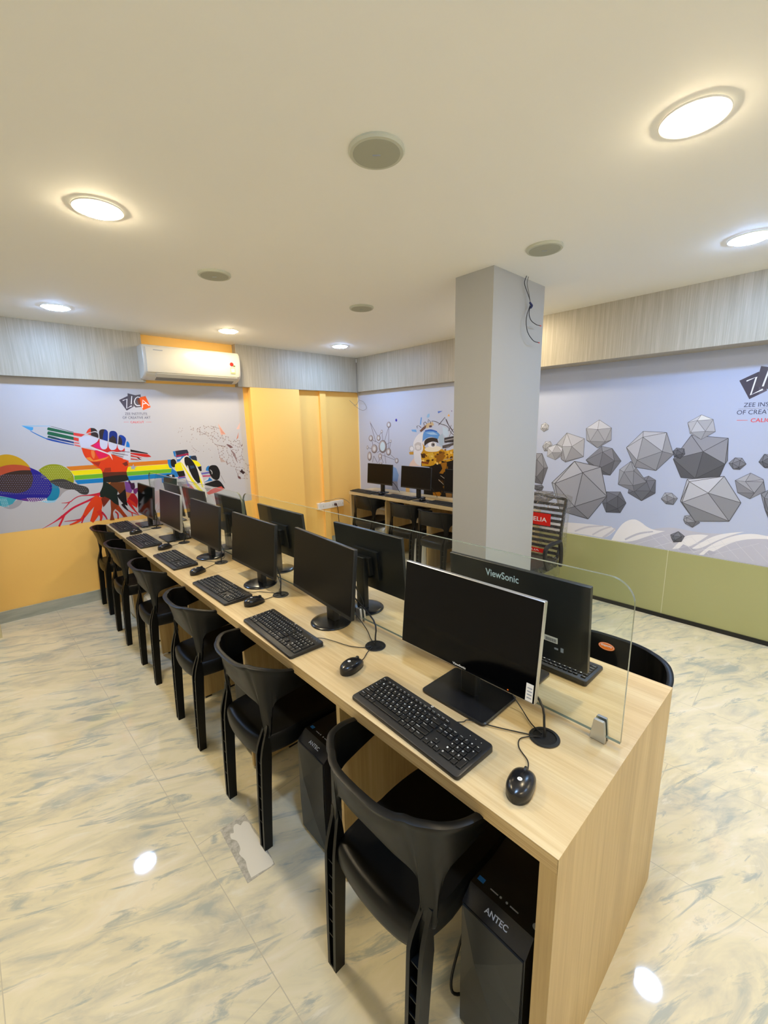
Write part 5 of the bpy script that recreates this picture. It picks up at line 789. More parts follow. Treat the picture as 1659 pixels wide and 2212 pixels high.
stk.raw([(0, .030*math.cos(2*PI*i/28), .0145*math.sin(2*PI*i/28)) for i in range(28)], [tuple(range(28))], 0)
stk.raw([(.0003, .0275*math.cos(2*PI*i/28), .0125*math.sin(2*PI*i/28)) for i in range(28)], [tuple(range(28))], 1)
stk.raw([(.0006, .0262*math.cos(2*PI*i/28), .0115*math.sin(2*PI*i/28)) for i in range(28)], [tuple(range(28))], 0)
stk.text('mango', (.0009, -.020, -.0045), (0, 1, 0), (0, 0, 1), .040, .0105, 1, .02)
so = stk.build('logo_sticker', ['orange', 'paper'], mango, smooth=False, fix=False)
so.matrix_parent_inverse = Matrix.Identity(4)
so.location = (.0215, -.02, .716)
so.rotation_euler = (0, math.radians(-14), 0)
WCH = [(3.20, 3.885), (3.165, 3.20), (3.075, 2.69)]
WCL = ['black armchair at the wall desk, next to the yellow wall', 'black armchair at the middle place of the wall desk', 'black armchair at the wall desk beside the grey pillar']
for (x, y), lb in zip(WCH, WCL): dup(chair0, lb, (x, y, 0), 0, 'black armchairs at the wall desk')

# ------------------------------------------------------------------ monitors
def make_monitor(label, loc, rz, width=.488, height=.278, base='round', frame='hull', face='screen', ztop=.385, group=None, tilt=5.3, yawp=0.0, px=-.02, film=False):
    t = thing('monitor', label, 'monitor', loc, rz, group)
    if base == 'round':
        MB().lathe([(.088, 0), (.089, .002), (.086, .0055), (.07, .009), (.035, .0125), (.012, .0135)], 48).build('base', 'piano', t, ang=1.2)
    else:
        MB().slab(rrect(-.09, .09, -.118, .118, .014), 0, .011, .003).build('base', 'piano', t)
    zc = ztop-height/2
    MB().slab(rrect(-.004, .026, -.028, .028, .006), .008, zc+.02, .002).build('stand_neck', 'black', t)
    hb = bpy.data.objects.new('panel', None)
    R = Matrix.Translation((px, 0, ztop)) @ Matrix.Rotation(math.radians(yawp), 4, 'Z') @ Matrix.Rotation(math.radians(tilt), 4, 'Y')
    w, h = width/2, height
    b = MB()
    # shell as a slab in the y-z plane, front towards -x, hanging from its top edge
    o = rrect(-h, 0, -w, w, .003, 3)
    b.slab(o, 0, .016, .0015)
    b.v = [(z, y, x) for x, y, z in b.v]
    b.box(.0155, .030, -w*.36, w*.36, -h*.80, -h*.32)
    b.box(.0155, .050, -.05, .05, -h*.72, -h*.42)
    for k in range(9): b.box(.0295, .0308, -w*.34+k*.018, -w*.34+k*.018+.011, -h*.78, -h*.765)
    b.xf(R)
    hull = b.build('housing', frame, t, ang=.5)
    f = MB()
    bz, bb = (.004, .016) if face == 'screen' else (.006, .018)
    f.raw([(-.0008, -w+bz, -h+bb), (-.0008, w-bz, -h+bb), (-.0008, w-bz, -bz), (-.0008, -w+bz, -bz)], [(0, 1, 2, 3)])
    f.xf(R)
    f.build('display', face, hull, smooth=False)
    if face == 'gloss' and frame == 'silver':
        g = MB()
        g.raw([(-.0004, -w+.002, -h+.002), (-.0004, w-.002, -h+.002), (-.0004, w-.002, -.002), (-.0004, -w+.002, -.002)], [(0, 1, 2, 3)])
        g.xf(R)
        g.build('bezel', 'gloss', hull, smooth=False)
    return t, R, w, h
def hull_of(t): return next(c for c in t.children if c.name.split('.')[0] == 'housing')
def letter(t, R, s, y, z, wd, hg, m, x=-.0012, front=True, name='lettering', bold=0.0):
    """lettering on a monitor: front reads along -y, back along +y (local)"""
    b = MB()
    u = (0, -1, 0) if front else (0, 1, 0)
    b.text(s, (x, y, z), u, (0, 0, 1), wd, hg, 0, bold)
    b.xf(R)
    return b.build(name, m, hull_of(t), smooth=False, fix=False)

MON = [  # base x, y ; width ; base ; frame ; face ; ztop ; yaw ; px ; label
    (.988, .718, .482, 'square', 'silver', 'gloss', .393, 0, -.024, 'large glossy black monitor with silver rim and square stand at the near end'),
    (.988, 1.455, .488, 'round', 'hull', 'screen', .385, -5, -.03, 'dark matte monitor on a round stand behind the second keyboard'),
    (.986, 2.105, .49, 'round', 'hull', 'screen', .371, 0, -.02, 'dark matte monitor on a round stand, third from the near end'),
    (.988, 2.825, .49, 'round', 'hull', 'screen', .369, 0, -.01, 'dark matte monitor on a round stand, fourth from the near end'),
    (.980, 3.53, .50, 'square', 'silver', 'screen', .366, 0, -.004, 'brownish monitor with a silver rim, fifth from the near end'),
    (.975, 4.22, .49, 'square', 'hull', 'gloss', .357, 0, .004, 'farthest monitor on the aisle side, next to the mural of the fist')]
MY = [.700, 1.425, 2.075, 2.785, 3.485, 4.185]
mons = []
for (bx, by, wd, bs, fr, fc, zt, yw, px, lb), yc in zip(MON, MY):
    t, R, w_, h_ = make_monitor(lb, (bx, yc, DT), 0, wd, .278, bs, fr, fc, zt, 'monitors facing the aisle', 5.3, yw, px)
    mons.append((t, R, w_, h_))
t, R, w_, h_ = mons[0]
letter(t, R, 'ViewSonic', .024, -h_+.006, .048, .007, 'paper', -.0014, name='front_lettering', bold=.02)
b = MB().box(-.0022, -.0012, -w_+.006, -w_+.026, -h_+.004, -h_+.052, 0)
for k in range(4): b.box(-.0026, -.0021, -w_+.009, -w_+.022, -h_+.012+k*.009, -h_+.015+k*.009, 1)
b.xf(R).build('info_sticker', ['paper', 'greyprint'], hull_of(t), smooth=False)
MB().box(-.0016, -.0010, -w_+.075, -w_+.079, -h_+.006, -h_+.009).xf(R).build('power_light', 'orange', hull_of(t), smooth=False)
# cables that hang from the monitors into the grommets
def mcable(t, bx, yc, i, drop=.12):
    gx, gy = GROM[i]
    b = MB()
    b.tube([(.022, -.05, .20), (.035, -.10, .15), (gx-bx+.02, gy-yc+.03, .09), (gx-bx+.004, gy-yc+.004, .03), (gx-bx, gy-yc, .004)], .0032, 8)
    b.tube([(.02, -.03, .16), (.05, -.09, .07), (.05, (gy-yc)*.6, .012), (gx-bx+.02, gy-yc+.05, .006), (gx-bx+.004, gy-yc+.01, .005)], .0018, 6)
    b.build('cable', 'cable', t)
for i, ((bx, by, *_), yc) in enumerate(zip(MON, MY)): mcable(mons[i][0], bx, yc, i)

OPP = [(.69, .505, 'square', .372, 'back of a wide black monitor with pale lettering facing away at the near end'),
       (1.43, .47, 'round', .376, 'back of a black monitor on a round stand, behind the second aisle monitor'),
       (2.215, .515, 'round', .370, 'back of a black monitor seen behind the third and fourth aisle monitors'),
       (2.925, .48, 'round', .366, 'back of a black monitor under the end of the far glass partition'),
       (3.64, .50, 'square', .350, 'back of a black monitor below the race car of the mural'),
       (4.21, .42, 'square', .342, 'back of the farthest black monitor, beside the last aisle monitor')]
for i, (yc, wd, bs, zt, lb) in enumerate(OPP):
    t, R, w_, h_ = make_monitor(lb, (1.185, yc, DT), PI, wd, .284, bs, 'hull', 'screen', zt, 'monitors facing away from the aisle', 5.3, 0, -.025)
    if i == 0:
        letter(t, R, 'ViewSonic', -.098, -.050, .125, .026, 'bluegrey', .0164, False, 'rear_lettering', .012)
        b = MB().box(.0162, .0166, .108, .160, -h_+.066, -h_+.086, 0)
        for k in range(12): b.box(.0166, .0169, .121+k*.003, .121+k*.003+.0015, -h_+.069, -h_+.080, 1)
        b.xf(R).build('barcode_sticker', ['paper', 'ink'], hull_of(t), smooth=False)
        MB().box(.0162, .0166, .170, .179, -h_+.042, -h_+.057, 0).box(.0162, .0166, .150, .162, -h_+.045, -h_+.051, 0).xf(R).build('approval_marks', 'greyprint', hull_of(t), smooth=False)
    elif i < 3:
        b = MB().box(.0302, .0306, -.07, -.03, -h_*.74, -h_*.68).xf(R).build('rear_sticker', 'greyprint', hull_of(t), smooth=False)
        MB().tube([(.05, 0, .20), (.07, .02, .14), (.05, .05, .05), (.085, .05, .004)], .003, 8).build('cable', 'cable', t)

# ------------------------------------------------------------------ keyboards
U = .0181
ROWS = [
    (5.15, [('Esc', 1), (None, .45)] + [('F%d' % k, .95) for k in range(1, 13)] + [(None, .15), ('PrtSc', .9), ('ScrLk', .9), ('Pause', .9)], .62),
    (4, [('`', 1), ('1', 1), ('2', 1), ('3', 1), ('4', 1), ('5', 1), ('6', 1), ('7', 1), ('8', 1), ('9', 1), ('0', 1), ('-', 1), ('=', 1), ('Back', 2), (None, .2), ('Ins', 1), ('Home', 1), ('PgU', 1), (None, .2), ('Num', 1), ('/', 1), ('*', 1), ('-', 1)], 1),
    (3, [('Tab', 1.5), ('Q', 1), ('W', 1), ('E', 1), ('R', 1), ('T', 1), ('Y', 1), ('U', 1), ('I', 1), ('O', 1), ('P', 1), ('[', 1), (']', 1), ('\\', 1.5), (None, .2), ('Del', 1), ('End', 1), ('PgD', 1), (None, .2), ('7', 1), ('8', 1), ('9', 1), ('+', 1, 2)], 1),
    (2, [('Caps', 1.75), ('A', 1), ('S', 1), ('D', 1), ('F', 1), ('G', 1), ('H', 1), ('J', 1), ('K', 1), ('L', 1), (';', 1), ("'", 1), ('Enter', 2.25), (None, 3.4), ('4', 1), ('5', 1), ('6', 1)], 1),
    (1, [('Shift', 2.25), ('Z', 1), ('X', 1), ('C', 1), ('V', 1), ('B', 1), ('N', 1), ('M', 1), (',', 1), ('.', 1), ('/', 1), ('Shift', 2.75), (None, 1.2), ('Up', 1), (None, 1.2), ('1', 1), ('2', 1), ('3', 1), ('Ent', 1, 2)], 1),
    (0, [('Ctrl', 1.5), ('Win', 1), ('Alt', 1.25), (' ', 6.25), ('Alt', 1.25), ('Win', 1), ('Menu', 1), ('Ctrl', 1.75), (None, .2), ('Lt', 1), ('Dn', 1), ('Rt', 1), (None, .2), ('0', 2), ('.', 1)], 1)]
KW = 22.4*U
_keys = {}
def key_mesh(lb, ku, kr, hs):
    k = (lb, ku, kr, hs)
    if k in _keys: return _keys[k]
    wy, wx = ku*U-.0026, (kr*U-.0026 if hs == 1 else hs*U-.0016)
    b = MB()
    def rr(g, z): return [(x, y, z) for x, y in rrect(-wx/2+g, wx/2-g, -wy/2+g, wy/2-g, .0018, 2)]
    b.rings([rr(0, 0), rr(0, .0025), rr(.0007, .0042), rr(.0016, .0046)], 0)
    nb = len(b.f)
    if lb.strip():
        word = lb
        tw = (.0046 if len(word) == 1 else min(wy*.62, .0026*len(word)))
        th = min(.0050, wx*.42) if len(word) == 1 else .0028
        if word in '-=': th = .0016
        if word in ".,`'": tw, th = .0018, .0018
        b.text(word, (wx/2-.0022-th, wy/2-.0026, .0047), (0, -1, 0), (1, 0, 0), tw, th, 1, .01)
    o = b.build('key', ['key', 'legend'], None, smooth=False, fix=False)
    me = o.data
    bpy.data.objects.remove(o)
    _keys[k] = me
    return me
def key_list():
    for row, ks, hs in ROWS:
        y = KW/2
        for kk in ks:
            lb, ku = kk[0], kk[1]
            kr = kk[2] if len(kk) > 2 else 1
            if lb is not None:
                x = (row-2.35)*U - (kr-1)*U/2
                yield lb, ku, kr, hs, x, y-ku*U/2
            y -= ku*U
def kz(x): return .0150+.045*x
SL = math.atan(.045)
_km = {}
def keyboard(label, x, y, rz, detail, group, cable=None):
    t = thing('keyboard', label, 'keyboard', (x, y, DT), rz, group)
    if 'case' not in _km:
        b = MB()
        o = rrect(-.0735, .0735, -.212, .212, .010)
        def lay(k, z, dz): return [((xx)*k, yy*(1-(1-k)*.35), (z if z < .004 else kz(xx)+dz)) for xx, yy in o]
        b.rings([lay(.985, 0, 0), lay(1, .002, 0), lay(1, 1, -.004), lay(.985, 1, -.001), lay(.96, 1, -.0002)], 0)
        oc = b.build('case', 'board', t)
        _km['case'] = oc.data
        lb = MB()
        lb.raw([(.068+.0042*math.cos(2*PI*i/20), .0042*math.sin(2*PI*i/20), kz(.068)+.0004) for i in range(20)], [tuple(range(20))], 0)
        lb.text('hp', (.0655, .002, kz(.068)+.0007), (0, -1, 0), (1, 0, .045), .004, .0046, 1, .02)
        for k in range(3): lb.box(.055, .0565, -.150-k*.018, -.148-k*.018, kz(.056)-.0002, kz(.056)+.0004, 0)
        ob = lb.build('logo_mark', ['white2', 'ink'], t, smooth=False, fix=False)
        _km['logo'] = ob.data
    else:
        for nm, k in (('case', 'case'), ('logo_mark', 'logo')):
            if k == 'logo' and detail == 0: continue
            o = bpy.data.objects.new(nm, _km[k])
            COL.objects.link(o)
            o.parent = t
    if detail == 2:
        for lb, ku, kr, hs, kx, ky in key_list():
            o = bpy.data.objects.new('key', key_mesh(lb, ku, kr, hs))
            COL.objects.link(o)
            o.parent = t
            o.location = (kx, ky, kz(kx)-.0002)
            o.rotation_euler = (0, -SL, 0)
    else:
        kn = 'keys%d' % detail
        if kn not in _km:
            b = MB()
            for lb, ku, kr, hs, kx, ky in key_list():
                me = key_mesh(lb, ku, kr, hs)
                mt = Matrix.Translation((kx, ky, kz(kx)-.0002)) @ Matrix.Rotation(-SL, 4, 'Y')
                for p in me.polygons:
                    if detail == 0 and p.material_index == 1: continue
                    b.raw([tuple(mt @ me.vertices[i].co) for i in p.vertices], [tuple(range(len(p.vertices)))], p.material_index)
            o = b.build('key_field', ['key', 'legend'], t, smooth=False, fix=False)
            _km[kn] = o.data
        else:
            o = bpy.data.objects.new('key_field', _km[kn])
            COL.objects.link(o)
            o.parent = t
    if cable: MB().tube(cable, .0016, 6).build('cable', 'cable', t)
    return t
KB = [(.781, .730, -2.3, 2, 'nearest black keyboard in front of the large glossy monitor', [(.07, -.085, .014), (.095, -.095, .008), (.115, -.10, .006), (.15, -.17, .005), (.19, -.24, .004), (.203, -.268, .006)]),
      (.778, 1.486, -2.0, 2, 'second black keyboard with warm glare on its keys', [(.07, -.155, .014), (.10, -.17, .006), (.12, -.22, .005), (.14, -.28, .004), (.17, -.325, .004), (.20, -.345, .006)]),
      (.792, 2.131, .8, 2, 'third black keyboard, left of the second mouse from the near end', [(.07, -.14, .014), (.10, -.155, .005), (.13, -.17, .004), (.17, -.24, .004), (.19, -.272, .006)]),
      (.787, 2.864, 0.6, 1, 'fourth black keyboard from the near end of the desk', [(.07, -.14, .014), (.12, -.15, .004), (.17, -.23, .004), (.195, -.26, .006)]),
      (.773, 3.547, 0.4, 1, 'fifth black keyboard from the near end of the desk', [(.07, -.14, .014), (.12, -.15, .004), (.18, -.22, .004), (.207, -.26, .006)]),
      (.783, 4.225, -.3, 1, 'farthest black keyboard at the corner of the desk by the yellow wall', [(.07, -.14, .014), (.12, -.15, .004), (.17, -.22, .004), (.193, -.25, .006)])]
for x, y, a, d, lb, cb in KB: keyboard(lb, x, y, math.radians(a), d, 'keyboards along the aisle side', cb)
keyboard('black keyboard peeking out behind the wide monitor on the far side', 1.362, .675, PI, 1, None)

# ------------------------------------------------------------------ mice
def mouse_shell():
    b = MB()
    rg = []
    ns, nr = 26, 28
    for i in range(ns+1):
        u = .5-.5*math.cos(PI*i/ns)
        x = -.052+.104*u
        wv = .0305*math.sqrt(max(0.0, 1-abs(2*u-1)**2.6))*(1-.10*u) + .0006
        hv = .036*(max(0.0, 1-abs((u-.42)/.60)**2.3)**.62) + .0008
        rg.append([(x, wv*math.copysign(abs(math.cos(a))**.85, math.cos(a)), max(0.0, hv*(.5+.5*math.sin(a)) if math.sin(a) > -.2 else .0+.0015*(1+math.sin(a)))) for a in [2*PI*k/nr for k in range(nr)]])
    return b.rings(rg)
mm = {}
def mouse(label, x, y, rz, cable, group, small=False):
    t = thing('computer_mouse', label, 'mouse', (x, y, DT), rz, group)
    if 'body' not in mm:
        mm['body'] = mouse_shell().build('shell', 'mouse', t, ang=1.4).data
        b = MB().lathe([(.0095, -.003), (.0105, -.002), (.0105, .002), (.0095, .003)], 20)
        b.xf(Matrix.Translation((.028, 0, .0255)) @ Matrix.Rotation(PI/2, 4, 'X'))
        mm['wheel'] = b.build('scroll_wheel', 'black', t).data
        b = MB()
        b.raw([(-.014+.0055*math.cos(2*PI*i/20), .0055*math.sin(2*PI*i/20), .0372) for i in range(20)], [tuple(range(20))], 0)
        b.text('hp', (-.0165, .0026, .0375), (0, -1, 0), (1, 0, 0), .0052, .0056, 1, .02)
        mm['logo'] = b.build('logo_dot', ['paper', 'greyprint'], t, smooth=False, fix=False).data
        b = MB().tube([(.046, 0, .010), (.030, 0, .0280), (.012, 0, .0352), (.004, 0, .0366)], .0006, 5)
        mm['seam'] = b.build('button_seam', 'dark_fill', t).data
    else:
        for nm, k in (('shell', 'body'), ('scroll_wheel', 'wheel'), ('logo_dot', 'logo'), ('button_seam', 'seam')):
            if small and k in ('logo', 'seam'): continue
            o = bpy.data.objects.new(nm, mm[k])
            COL.objects.link(o)
            o.parent = t
    if cable:
        ca, sa = math.cos(-rz), math.sin(-rz)
        pts = [(.050, 0, .008)] + [((px-x)*ca-(py-y)*sa, (px-x)*sa+(py-y)*ca, pz) for px, py, pz in cable]
        MB().tube(pts, .0016, 6).build('cable', 'cable', t)
    return t
MS = [(.792, .408, 12, [(.875, .437, .004), (.90, .475, .003), (.93, .49, .003), (.955, .475, .005), (.972, .46, .005)], 'nearest black computer mouse with a pale round logo'),
      (.822, 1.072, 12, [(.89, 1.09, .004), (.93, 1.115, .003), (.965, 1.128, .006)], 'second black computer mouse, between the first two keyboards'),
      (.838, 1.845, 3, [(.90, 1.85, .004), (.935, 1.853, .003), (.97, 1.853, .006)], 'third black computer mouse from the near end'),
      (.806, 2.503, 25, [(.875, 2.55, .004), (.92, 2.58, .003), (.967, 2.597, .006)], 'fourth black computer mouse from the near end'),
      (.83, 3.215, 20, [(.89, 3.25, .004), (.93, 3.27, .003), (.967, 3.28, .006)], 'fifth black computer mouse from the near end'),
      (.80, 3.885, 25, [(.87, 3.93, .004), (.92, 3.955, .003), (.962, 3.968, .006)], 'farthest black computer mouse on the aisle side')]
for x, y, a, cb, lb in MS: mouse(lb, x, y, math.radians(a), cb, 'computer mice along the aisle side')

# ------------------------------------------------------------------ tower computers
def tower(label, loc, rz, group, white=False, h=.45, deep=.40):
    t = thing('tower_computer', label, 'computer', loc, rz, group)
    cm = 'white' if white else 'black'
    W = .0865
    pr = [(0, .012), (0, h-.03), (.036, h), (deep, h), (deep, .012)]
    case = MB().rings([[(x, s, z) for x, z in pr] for s in (-W, W)]).build('case', cm if white else 'piano', t, smooth=False)
    for x in (.03, deep-.04):
        for s in (-1, 1): MB().box(x-.012, x+.012, s*.075-.012, s*.075+.012, 0, .0125).build('foot', 'cable', t, smooth=False)
    # faceted front cover
    b = MB()
    a, z0, z1 = W-.004, .016, h-.034
    pts = {'a': (-a, z0), 'b': (a, z0), 'c': (a, z1), 'd': (-a, z1), 'e': (-.03, z0+.13), 'f': (.035, z0+.26), 'g': (-a, z0+.22), 'h': (a, z0+.13), 'i': (-.02, z1-.07)}
    dep = {'a': .004, 'b': .004, 'c': .004, 'd': .004, 'e': .018, 'f': .017, 'g': .007, 'h': .007, 'i': .012}
    P = {k: (-dep[k], v[0], v[1]) for k, v in pts.items()}
    for f in ('abe', 'bhe', 'hfe', 'hcf', 'fci', 'cdi', 'dgi', 'gfi', 'gef', 'age'): b.flat([P[k] for k in f])
    b.raw([(-.004, -a, z0), (-.004, a, z0), (-.004, a, z1), (-.004, -a, z1), (0, -a, z0), (0, a, z0), (0, a, z1), (0, -a, z1)], [(0, 1, 5, 4), (1, 2, 6, 5), (2, 3, 7, 6), (3, 0, 4, 7)])
    fp_ = b.build('front_panel', 'white2' if white else 'hull', t, smooth=False)
    # ports on the top strip and lettering on the chamfer
    b = MB()
    b.box(.052, .064, .060, .078, h+.0002, h+.0012, 0)
    for yy in (.030, -.025): b.box(.054, .057, yy-.011, yy+.011, h+.0002, h+.0008, 1)
    for yy in (.012, -.005): b.lathe([(.003, 0), (.003, .0008), (.001, .0008)], 10, (.056, yy, h+.0001), 1)
    b.lathe([(.007, 0), (.007, .0014), (.004, .0016)], 16, (.06, -.078, h+.0001), 1)
    b.build('port_strip', [mat('blue_usb_port', (30, 110, 200), .4), 'greyprint'] if 'port' not in mm else mm['port'], case, smooth=False)
    if not white:
        d = Vector((.036, 0, .03)).normalized()
        b = MB().text('ANTEC', tuple(Vector((.012, .030, h-.02+.0006))+Vector((-.0004, 0, .0005))), (0, -1, 0), tuple(d), .062, .013, 0, .02)
        b.build('lettering', 'greyprint', case, smooth=False, fix=False)
    return t
tower('black tower computer under the near end of the desk beside the end panel', (.708, .4195, 0), 0, 'black tower computers under the desk', h=.435)
tower('black tower computer standing between the first and second armchairs', (.712, 1.201, 0), 0, 'black tower computers under the desk', h=.435)
tower('black tower computer under the desk behind the legs of the second armchair', (.735, 1.83, 0), 0, 'black tower computers under the desk', h=.435)
tower('white tower computer under the desk behind the fourth armchair', (.722, 3.455, 0), 0, 'white tower computers', True, .362, .20)
tower('white tower computer under the desk behind the fifth armchair', (.722, 4.045, 0), 0, 'white tower computers', True, .40, .36)
tower('white tower computer under the wall desk between the first two places', (3.375, 3.765, 0), 0, 'white tower computers', True, .362, .20)
tower('white tower computer under the wall desk near the pillar', (3.375, 3.10, 0), 0, 'white tower computers', True, .362, .175)
# power cable trailing from the nearest tower
tag(MB().tube([(.83, .55, .30), (.80, .555, .20), (.775, .565, .10), (.74, .56, .04), (.735, .545, .012), (.78, .525, .006), (.9, .53, .005)], .004, 8).build('power_cable', 'cable'), 'black power cable looping on the floor beside the nearest tower computer', 'cable')

# ------------------------------------------------------------------ desk along the right wall
wd = thing('wall_desk', 'oak computer desk along the wall behind the pillar', 'desk', (3.62, 3.2, 0))
def wk(b, name, m):
    b.v = [(x-3.62, y-3.2, z) for x, y, z in b.v]
    return b.build(name, m, wd, smooth=False)
wk(MB().box(3.385, 3.846, 1.93, 4.335, .714, .75), 'worktop', 'oak_y')
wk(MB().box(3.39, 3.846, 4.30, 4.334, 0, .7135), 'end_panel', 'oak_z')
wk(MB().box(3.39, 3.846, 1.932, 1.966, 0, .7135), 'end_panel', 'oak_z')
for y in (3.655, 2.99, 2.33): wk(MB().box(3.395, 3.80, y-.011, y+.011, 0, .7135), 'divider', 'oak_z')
for a, b_ in ((3.667, 4.299), (3.002, 3.643), (2.342, 2.978), (1.967, 2.318)): wk(MB().box(3.80, 3.818, a, b_, .08, .7135), 'back_panel', 'oak_y')
for a, b_ in ((3.70, 4.2), (3.03, 3.55)):
    p = tag(MB().box(3.745, 3.799, a+.05, b_-.05, .48, .515).build('power_strip', 'white2', smooth=False), 'pale power strip fixed inside the wall desk %s' % ('at the first place' if a > 3.5 else 'at the middle place'), 'power strip', 'power strips inside the wall desk')
WM = [(3.93, .455, 'black monitor at the wall desk in front of the molecule drawing'), (3.315, .465, 'black monitor at the wall desk in front of the painted face'), (2.66, .46, 'black monitor at the wall desk partly hidden by the pillar')]
for i, (y, wdt, lb) in enumerate(WM):
    t, R, w_, h_ = make_monitor(lb, (3.60, y, DT), 0, wdt, .255, 'round', 'hull', 'screen', .365, 'monitors on the wall desk', 4, 0, -.035)
    MB().tube([(.02, -.06, .2), (.06, -.16, .12), (.10, -.2, .03), (.16, -.15, .004)], .003, 6).build('cable', 'cable', t)
for y, lb in ((4.13, 'black keyboard at the wall desk beside the yellow wall'), (3.47, 'black keyboard at the middle place of the wall desk'), (2.80, 'black keyboard at the wall desk next to the pillar')):
    keyboard(lb, 3.47, y, math.radians(-2), 0, 'keyboards on the wall desk')
for k, (y, lb) in enumerate(((3.80, 'first place, nearest the yellow wall'), (3.13, 'middle place'))):
    tag(MB().slab(rrect(3.40, 3.56, y-.10, y+.10, .006), DT, DT+.003, .0008).build('mouse_pad', 'pad'), 'dark mouse pad on the wall desk at the '+lb, 'mouse pad', 'mouse pads on the wall desk')
    o = mouse('black computer mouse on a pad at the wall desk, '+lb, 3.47, y, math.radians(15), None, 'computer mice on the wall desk', True)
    o.location.z = DT+.003

# ------------------------------------------------------------------ power socket board on the yellow wall
sb = thing('power_socket_board', 'white power socket board on the yellow wall near the wall desk', 'power socket', (3.31, 4.66, .545))
MB().slab(rrect(-.21, .21, -.043, .043, .006), -.022, .022, .003).xf(Matrix.Rotation(PI/2, 4, 'X')).build('housing', 'white', sb)
for x in (-.17, -.10, -.03, .06, .15):
    b = MB()
    for dx, dz in ((0, .010), (-.009, -.006), (.009, -.006)): b.lathe([(.0028, 0), (.0028, .0006), (.001, .0006)], 10, (x+dx, dz, .0222))
    b.xf(Matrix.Rotation(PI/2, 4, 'X')).build('socket', 'greyprint', sb, smooth=False)
for x in (-.135, .015, .11, .19): MB().box(x-.007, x+.007, -.0265, -.0215, -.012, .012).build('rocker_switch', 'white2', sb, smooth=False)
pg = thing('power_plug', 'brown power plug and cable in the white socket board', 'plug', (3.37, 4.638, .545))
MB().lathe([(.016, 0), (.019, .006), (.017, .028), (.008, .036)], 16).xf(Matrix.Rotation(PI/2, 4, 'X')).build('plug_body', 'brown', pg)
MB().tube([(0, -.034, 0), (.005, -.045, -.03), (.02, -.04, -.10), (.03, -.03, -.20), (.05, -.02, -.33), (.09, -.02, -.50), (.12, -.03, -.54)], .0045, 8).build('cable', 'brown', pg)
tag(MB().tube([(3.13, 4.652, .59), (3.22, 4.64, .612), (3.30, 4.64, .610), (3.42, 4.66, .614), (3.52, 4.668, .60), (3.60, 4.668, .56), (3.64, 4.66, .52)], .0025, 6).build('thin_cable', 'greycable'), 'thin grey cable draped over the white socket board', 'cable')

# ------------------------------------------------------------------ loose wires
wr = thing('hanging_wires', 'dark loose wires with red tips hanging at the top of the pillar', 'wires', (2.63, 1.49, 2.40))
MB().tube([(-.03, -.01, .07), (-.035, 0, .03), (.0, -.004, -.02), (.03, -.006, -.06), (.035, -.006, -.10)], .0022, 6).build('wire', 'cable', wr)
MB().tube([(-.01, -.01, .07), (-.005, -.002, .03), (.02, -.005, -.03), (.035, -.006, -.08)], .0022, 6).build('wire', 'greycable', wr)
MB().tube([(.035, -.006, -.09), (.02, -.01, -.14), (.03, -.02, -.18), (.08, -.03, -.20), (.13, -.03, -.20)], .0024, 6).build('wire', 'cable', wr)
MB().tube([(.033, -.006, -.09), (-.015, -.012, -.17), (-.01, -.02, -.25), (.05, -.03, -.30), (.12, -.03, -.305)], .0024, 6).build('wire', 'cable', wr)
MB().tube([(.02, -.012, -.075), (.045, -.014, -.09), (.03, -.012, -.105), (.05, -.012, -.085)], .006, 8).build('tape_knot', mat('navy_tape', (40, 44, 90), .5), wr)
for x, z in ((.135, -.20), (.125, -.305)): MB().lathe([(.003, -.008), (.0035, 0), (.003, .008)], 8).xf(Matrix.Translation((x, -.03, z)) @ Matrix.Rotation(PI/2, 4, 'Y')).build('red_tip', 'red', wr)
tag(MB().tube([(3.775, 4.585, 2.46), (3.776, 4.585, 2.2), (3.78, 4.583, 2.02), (3.795, 4.58, 1.93), (3.74, 4.58, 1.86), (3.68, 4.58, 1.89), (3.64, 4.58, 1.92)], .0025, 6)
    .tube([(3.795, 4.58, 1.93), (3.83, 4.52, 1.90), (3.835, 4.47, 1.82), (3.80, 4.52, 1.79), (3.70, 4.57, 1.86)], .0022, 6)
    .tube([(3.775, 4.582, 2.455), (3.775, 4.582, 2.41)], .006, 8, 1, 1).build('hanging_cable', ['greycable', 'white']), 'thin grey cable hanging with a loop in the far corner of the room', 'cable')
tag(MB().tube([(-.30, 4.668, 1.98), (-.10, 4.662, 1.93), (.02, 4.662, 1.87), (.08, 4.664, 1.84)], .002, 6).build('loose_wire', 'greycable'), 'thin loose wire end lying against the mural at the left edge', 'cable')

# ------------------------------------------------------------------ plastic-wrapped office chair behind the pillar
oc = thing('office_chair', 'black office chair wrapped in clear plastic behind the pillar', 'chair', (3.17, 1.72, 0), 0)
b = MB()
for y in (-.235, .235): b.tube([(.13, y*.86, .42), (.17, y*.95, .55), (.16, y, .72), (.20, y*1.02, .97)], .014, 8)
b.tube([(.20, -.24, .97), (.205, 0, .985), (.20, .24, .97)], .014, 8)
b.tube([(.13, -.2, .42), (.12, 0, .41), (.13, .2, .42)], .014, 8)
b.build('back_frame', 'black', oc)
b = MB()
for k in range(11):
    z = .47+.045*k
    x = .155 + .03*max(0, (z-.72))/.2
    b.box(x-.004, x+.004, -.225, .225, z-.012, z+.012)
ocb = b.build('backrest', mat('black_mesh_fabric', (38, 38, 42), .7), oc, smooth=False)
MB().slab(rrect(-.27, .17, -.235, .235, .06), .40, .47, .02).build('seat', 'black', oc)
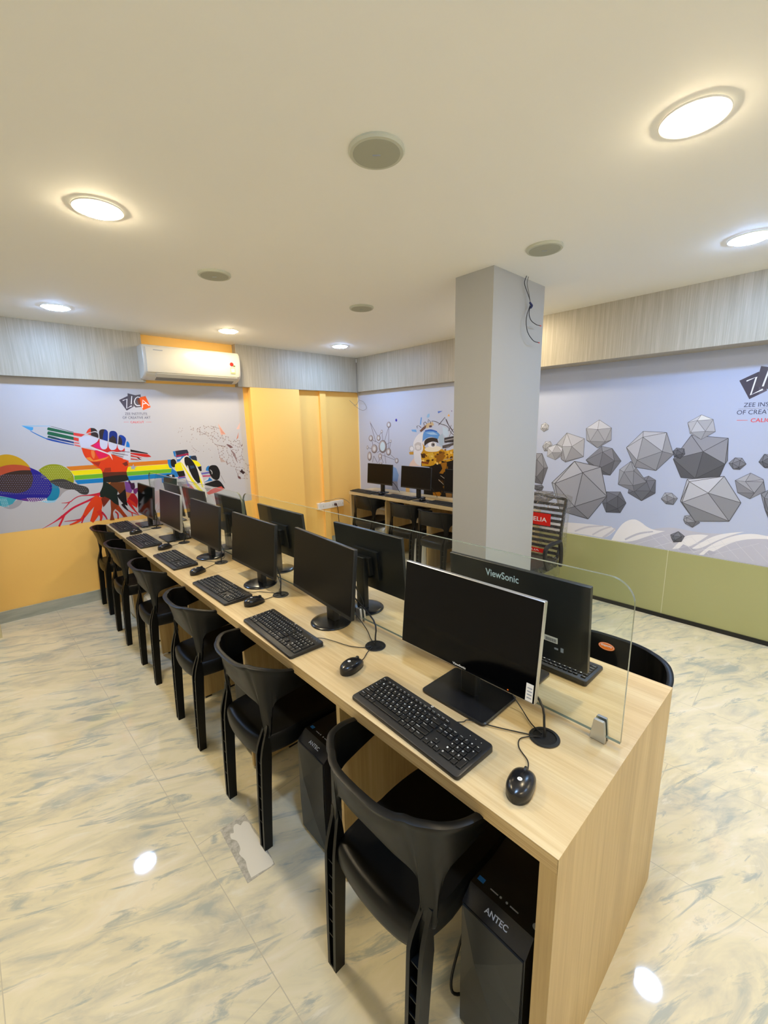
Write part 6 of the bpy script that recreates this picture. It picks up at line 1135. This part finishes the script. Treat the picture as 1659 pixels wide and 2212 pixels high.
for s in (-1, 1):
    MB().tube([(.10, s*.27, .44), (.06, s*.29, .55), (.02, s*.295, .655), (-.04, s*.295, .668), (-.14, s*.29, .665), (-.20, s*.285, .64), (-.19, s*.28, .56), (-.12, s*.27, .46)], .016, 8).build('armrest', 'black', oc)
MB().lathe([(.03, .12), (.03, .30), (.02, .30), (.02, .40)], 16).build('gas_lift', 'chrome', oc)
b = MB()
for k in range(5):
    a = 2*PI*k/5
    b.tube([(0, 0, .13), (.15*math.cos(a), .15*math.sin(a), .11), (.28*math.cos(a), .28*math.sin(a), .075)], [.025, .022, .018], 8)
star = b.build('star_base', 'black', oc)
for k in range(5):
    a = 2*PI*k/5
    MB().lathe([(.02, -.02), (.028, -.015), (.028, .015), (.02, .02)], 14).xf(Matrix.Translation((.28*math.cos(a), .28*math.sin(a), .028)) @ Matrix.Rotation(PI/2, 4, 'X')).build('castor', 'cable', star)
b = MB()
rg = []
for i, (z, x0, x1, hw) in enumerate(((.42, .08, .20, .25), (.55, .10, .21, .26), (.70, .10, .20, .262), (.85, .12, .22, .266), (.98, .155, .25, .268), (1.01, .19, .235, .24))):
    rg.append([(x+.006*math.sin(7*z*10+y*40), y, z+.006*math.sin(y*55+i)) for x, y in [(x0, -hw), (x0-.01, -hw*.5), (x0, 0), (x0-.012, hw*.5), (x0, hw), (x1, hw), (x1+.01, 0), (x1, -hw)]])
b.rings(rg, 0, False, False)
b.build('plastic_wrap', 'film', oc)
rg = []
for x, z0, z1, hw in ((-.29, .39, .47, .22), (-.24, .36, .495, .255), (-.05, .345, .49, .262), (.12, .36, .50, .26)):
    rg.append([(x+.01*math.sin(y*60), y, z) for y, z in ((-hw, z0), (0, z0-.012), (hw, z0), (hw, z1), (hw*.4, z1+.008), (-hw*.4, z1-.004), (-hw, z1))])
MB().rings(rg).build('seat_wrap', 'film', oc)
b = MB().box(.083, .084, -.175, .075, .755, .855, 0)
b.text('ELIA', (.0826, -.028, .785), (0, -1, 0), (0, 0, 1), .115, .036, 1, .01)
b.flat([(.0826, .035, .772), (.0826, .035, .838), (.0826, -.022, .808)], 1)
b.build('red_label', ['red', 'paper'], ocb, smooth=False, fix=False)
b = MB().box(.085, .086, -.13, .12, .52, .555, 0).text('ELIA', (.0846, .0, .53), (0, -1, 0), (0, 0, 1), .09, .014, 1, .01)
b.build('small_red_label', ['red', 'paper'], ocb, smooth=False, fix=False)
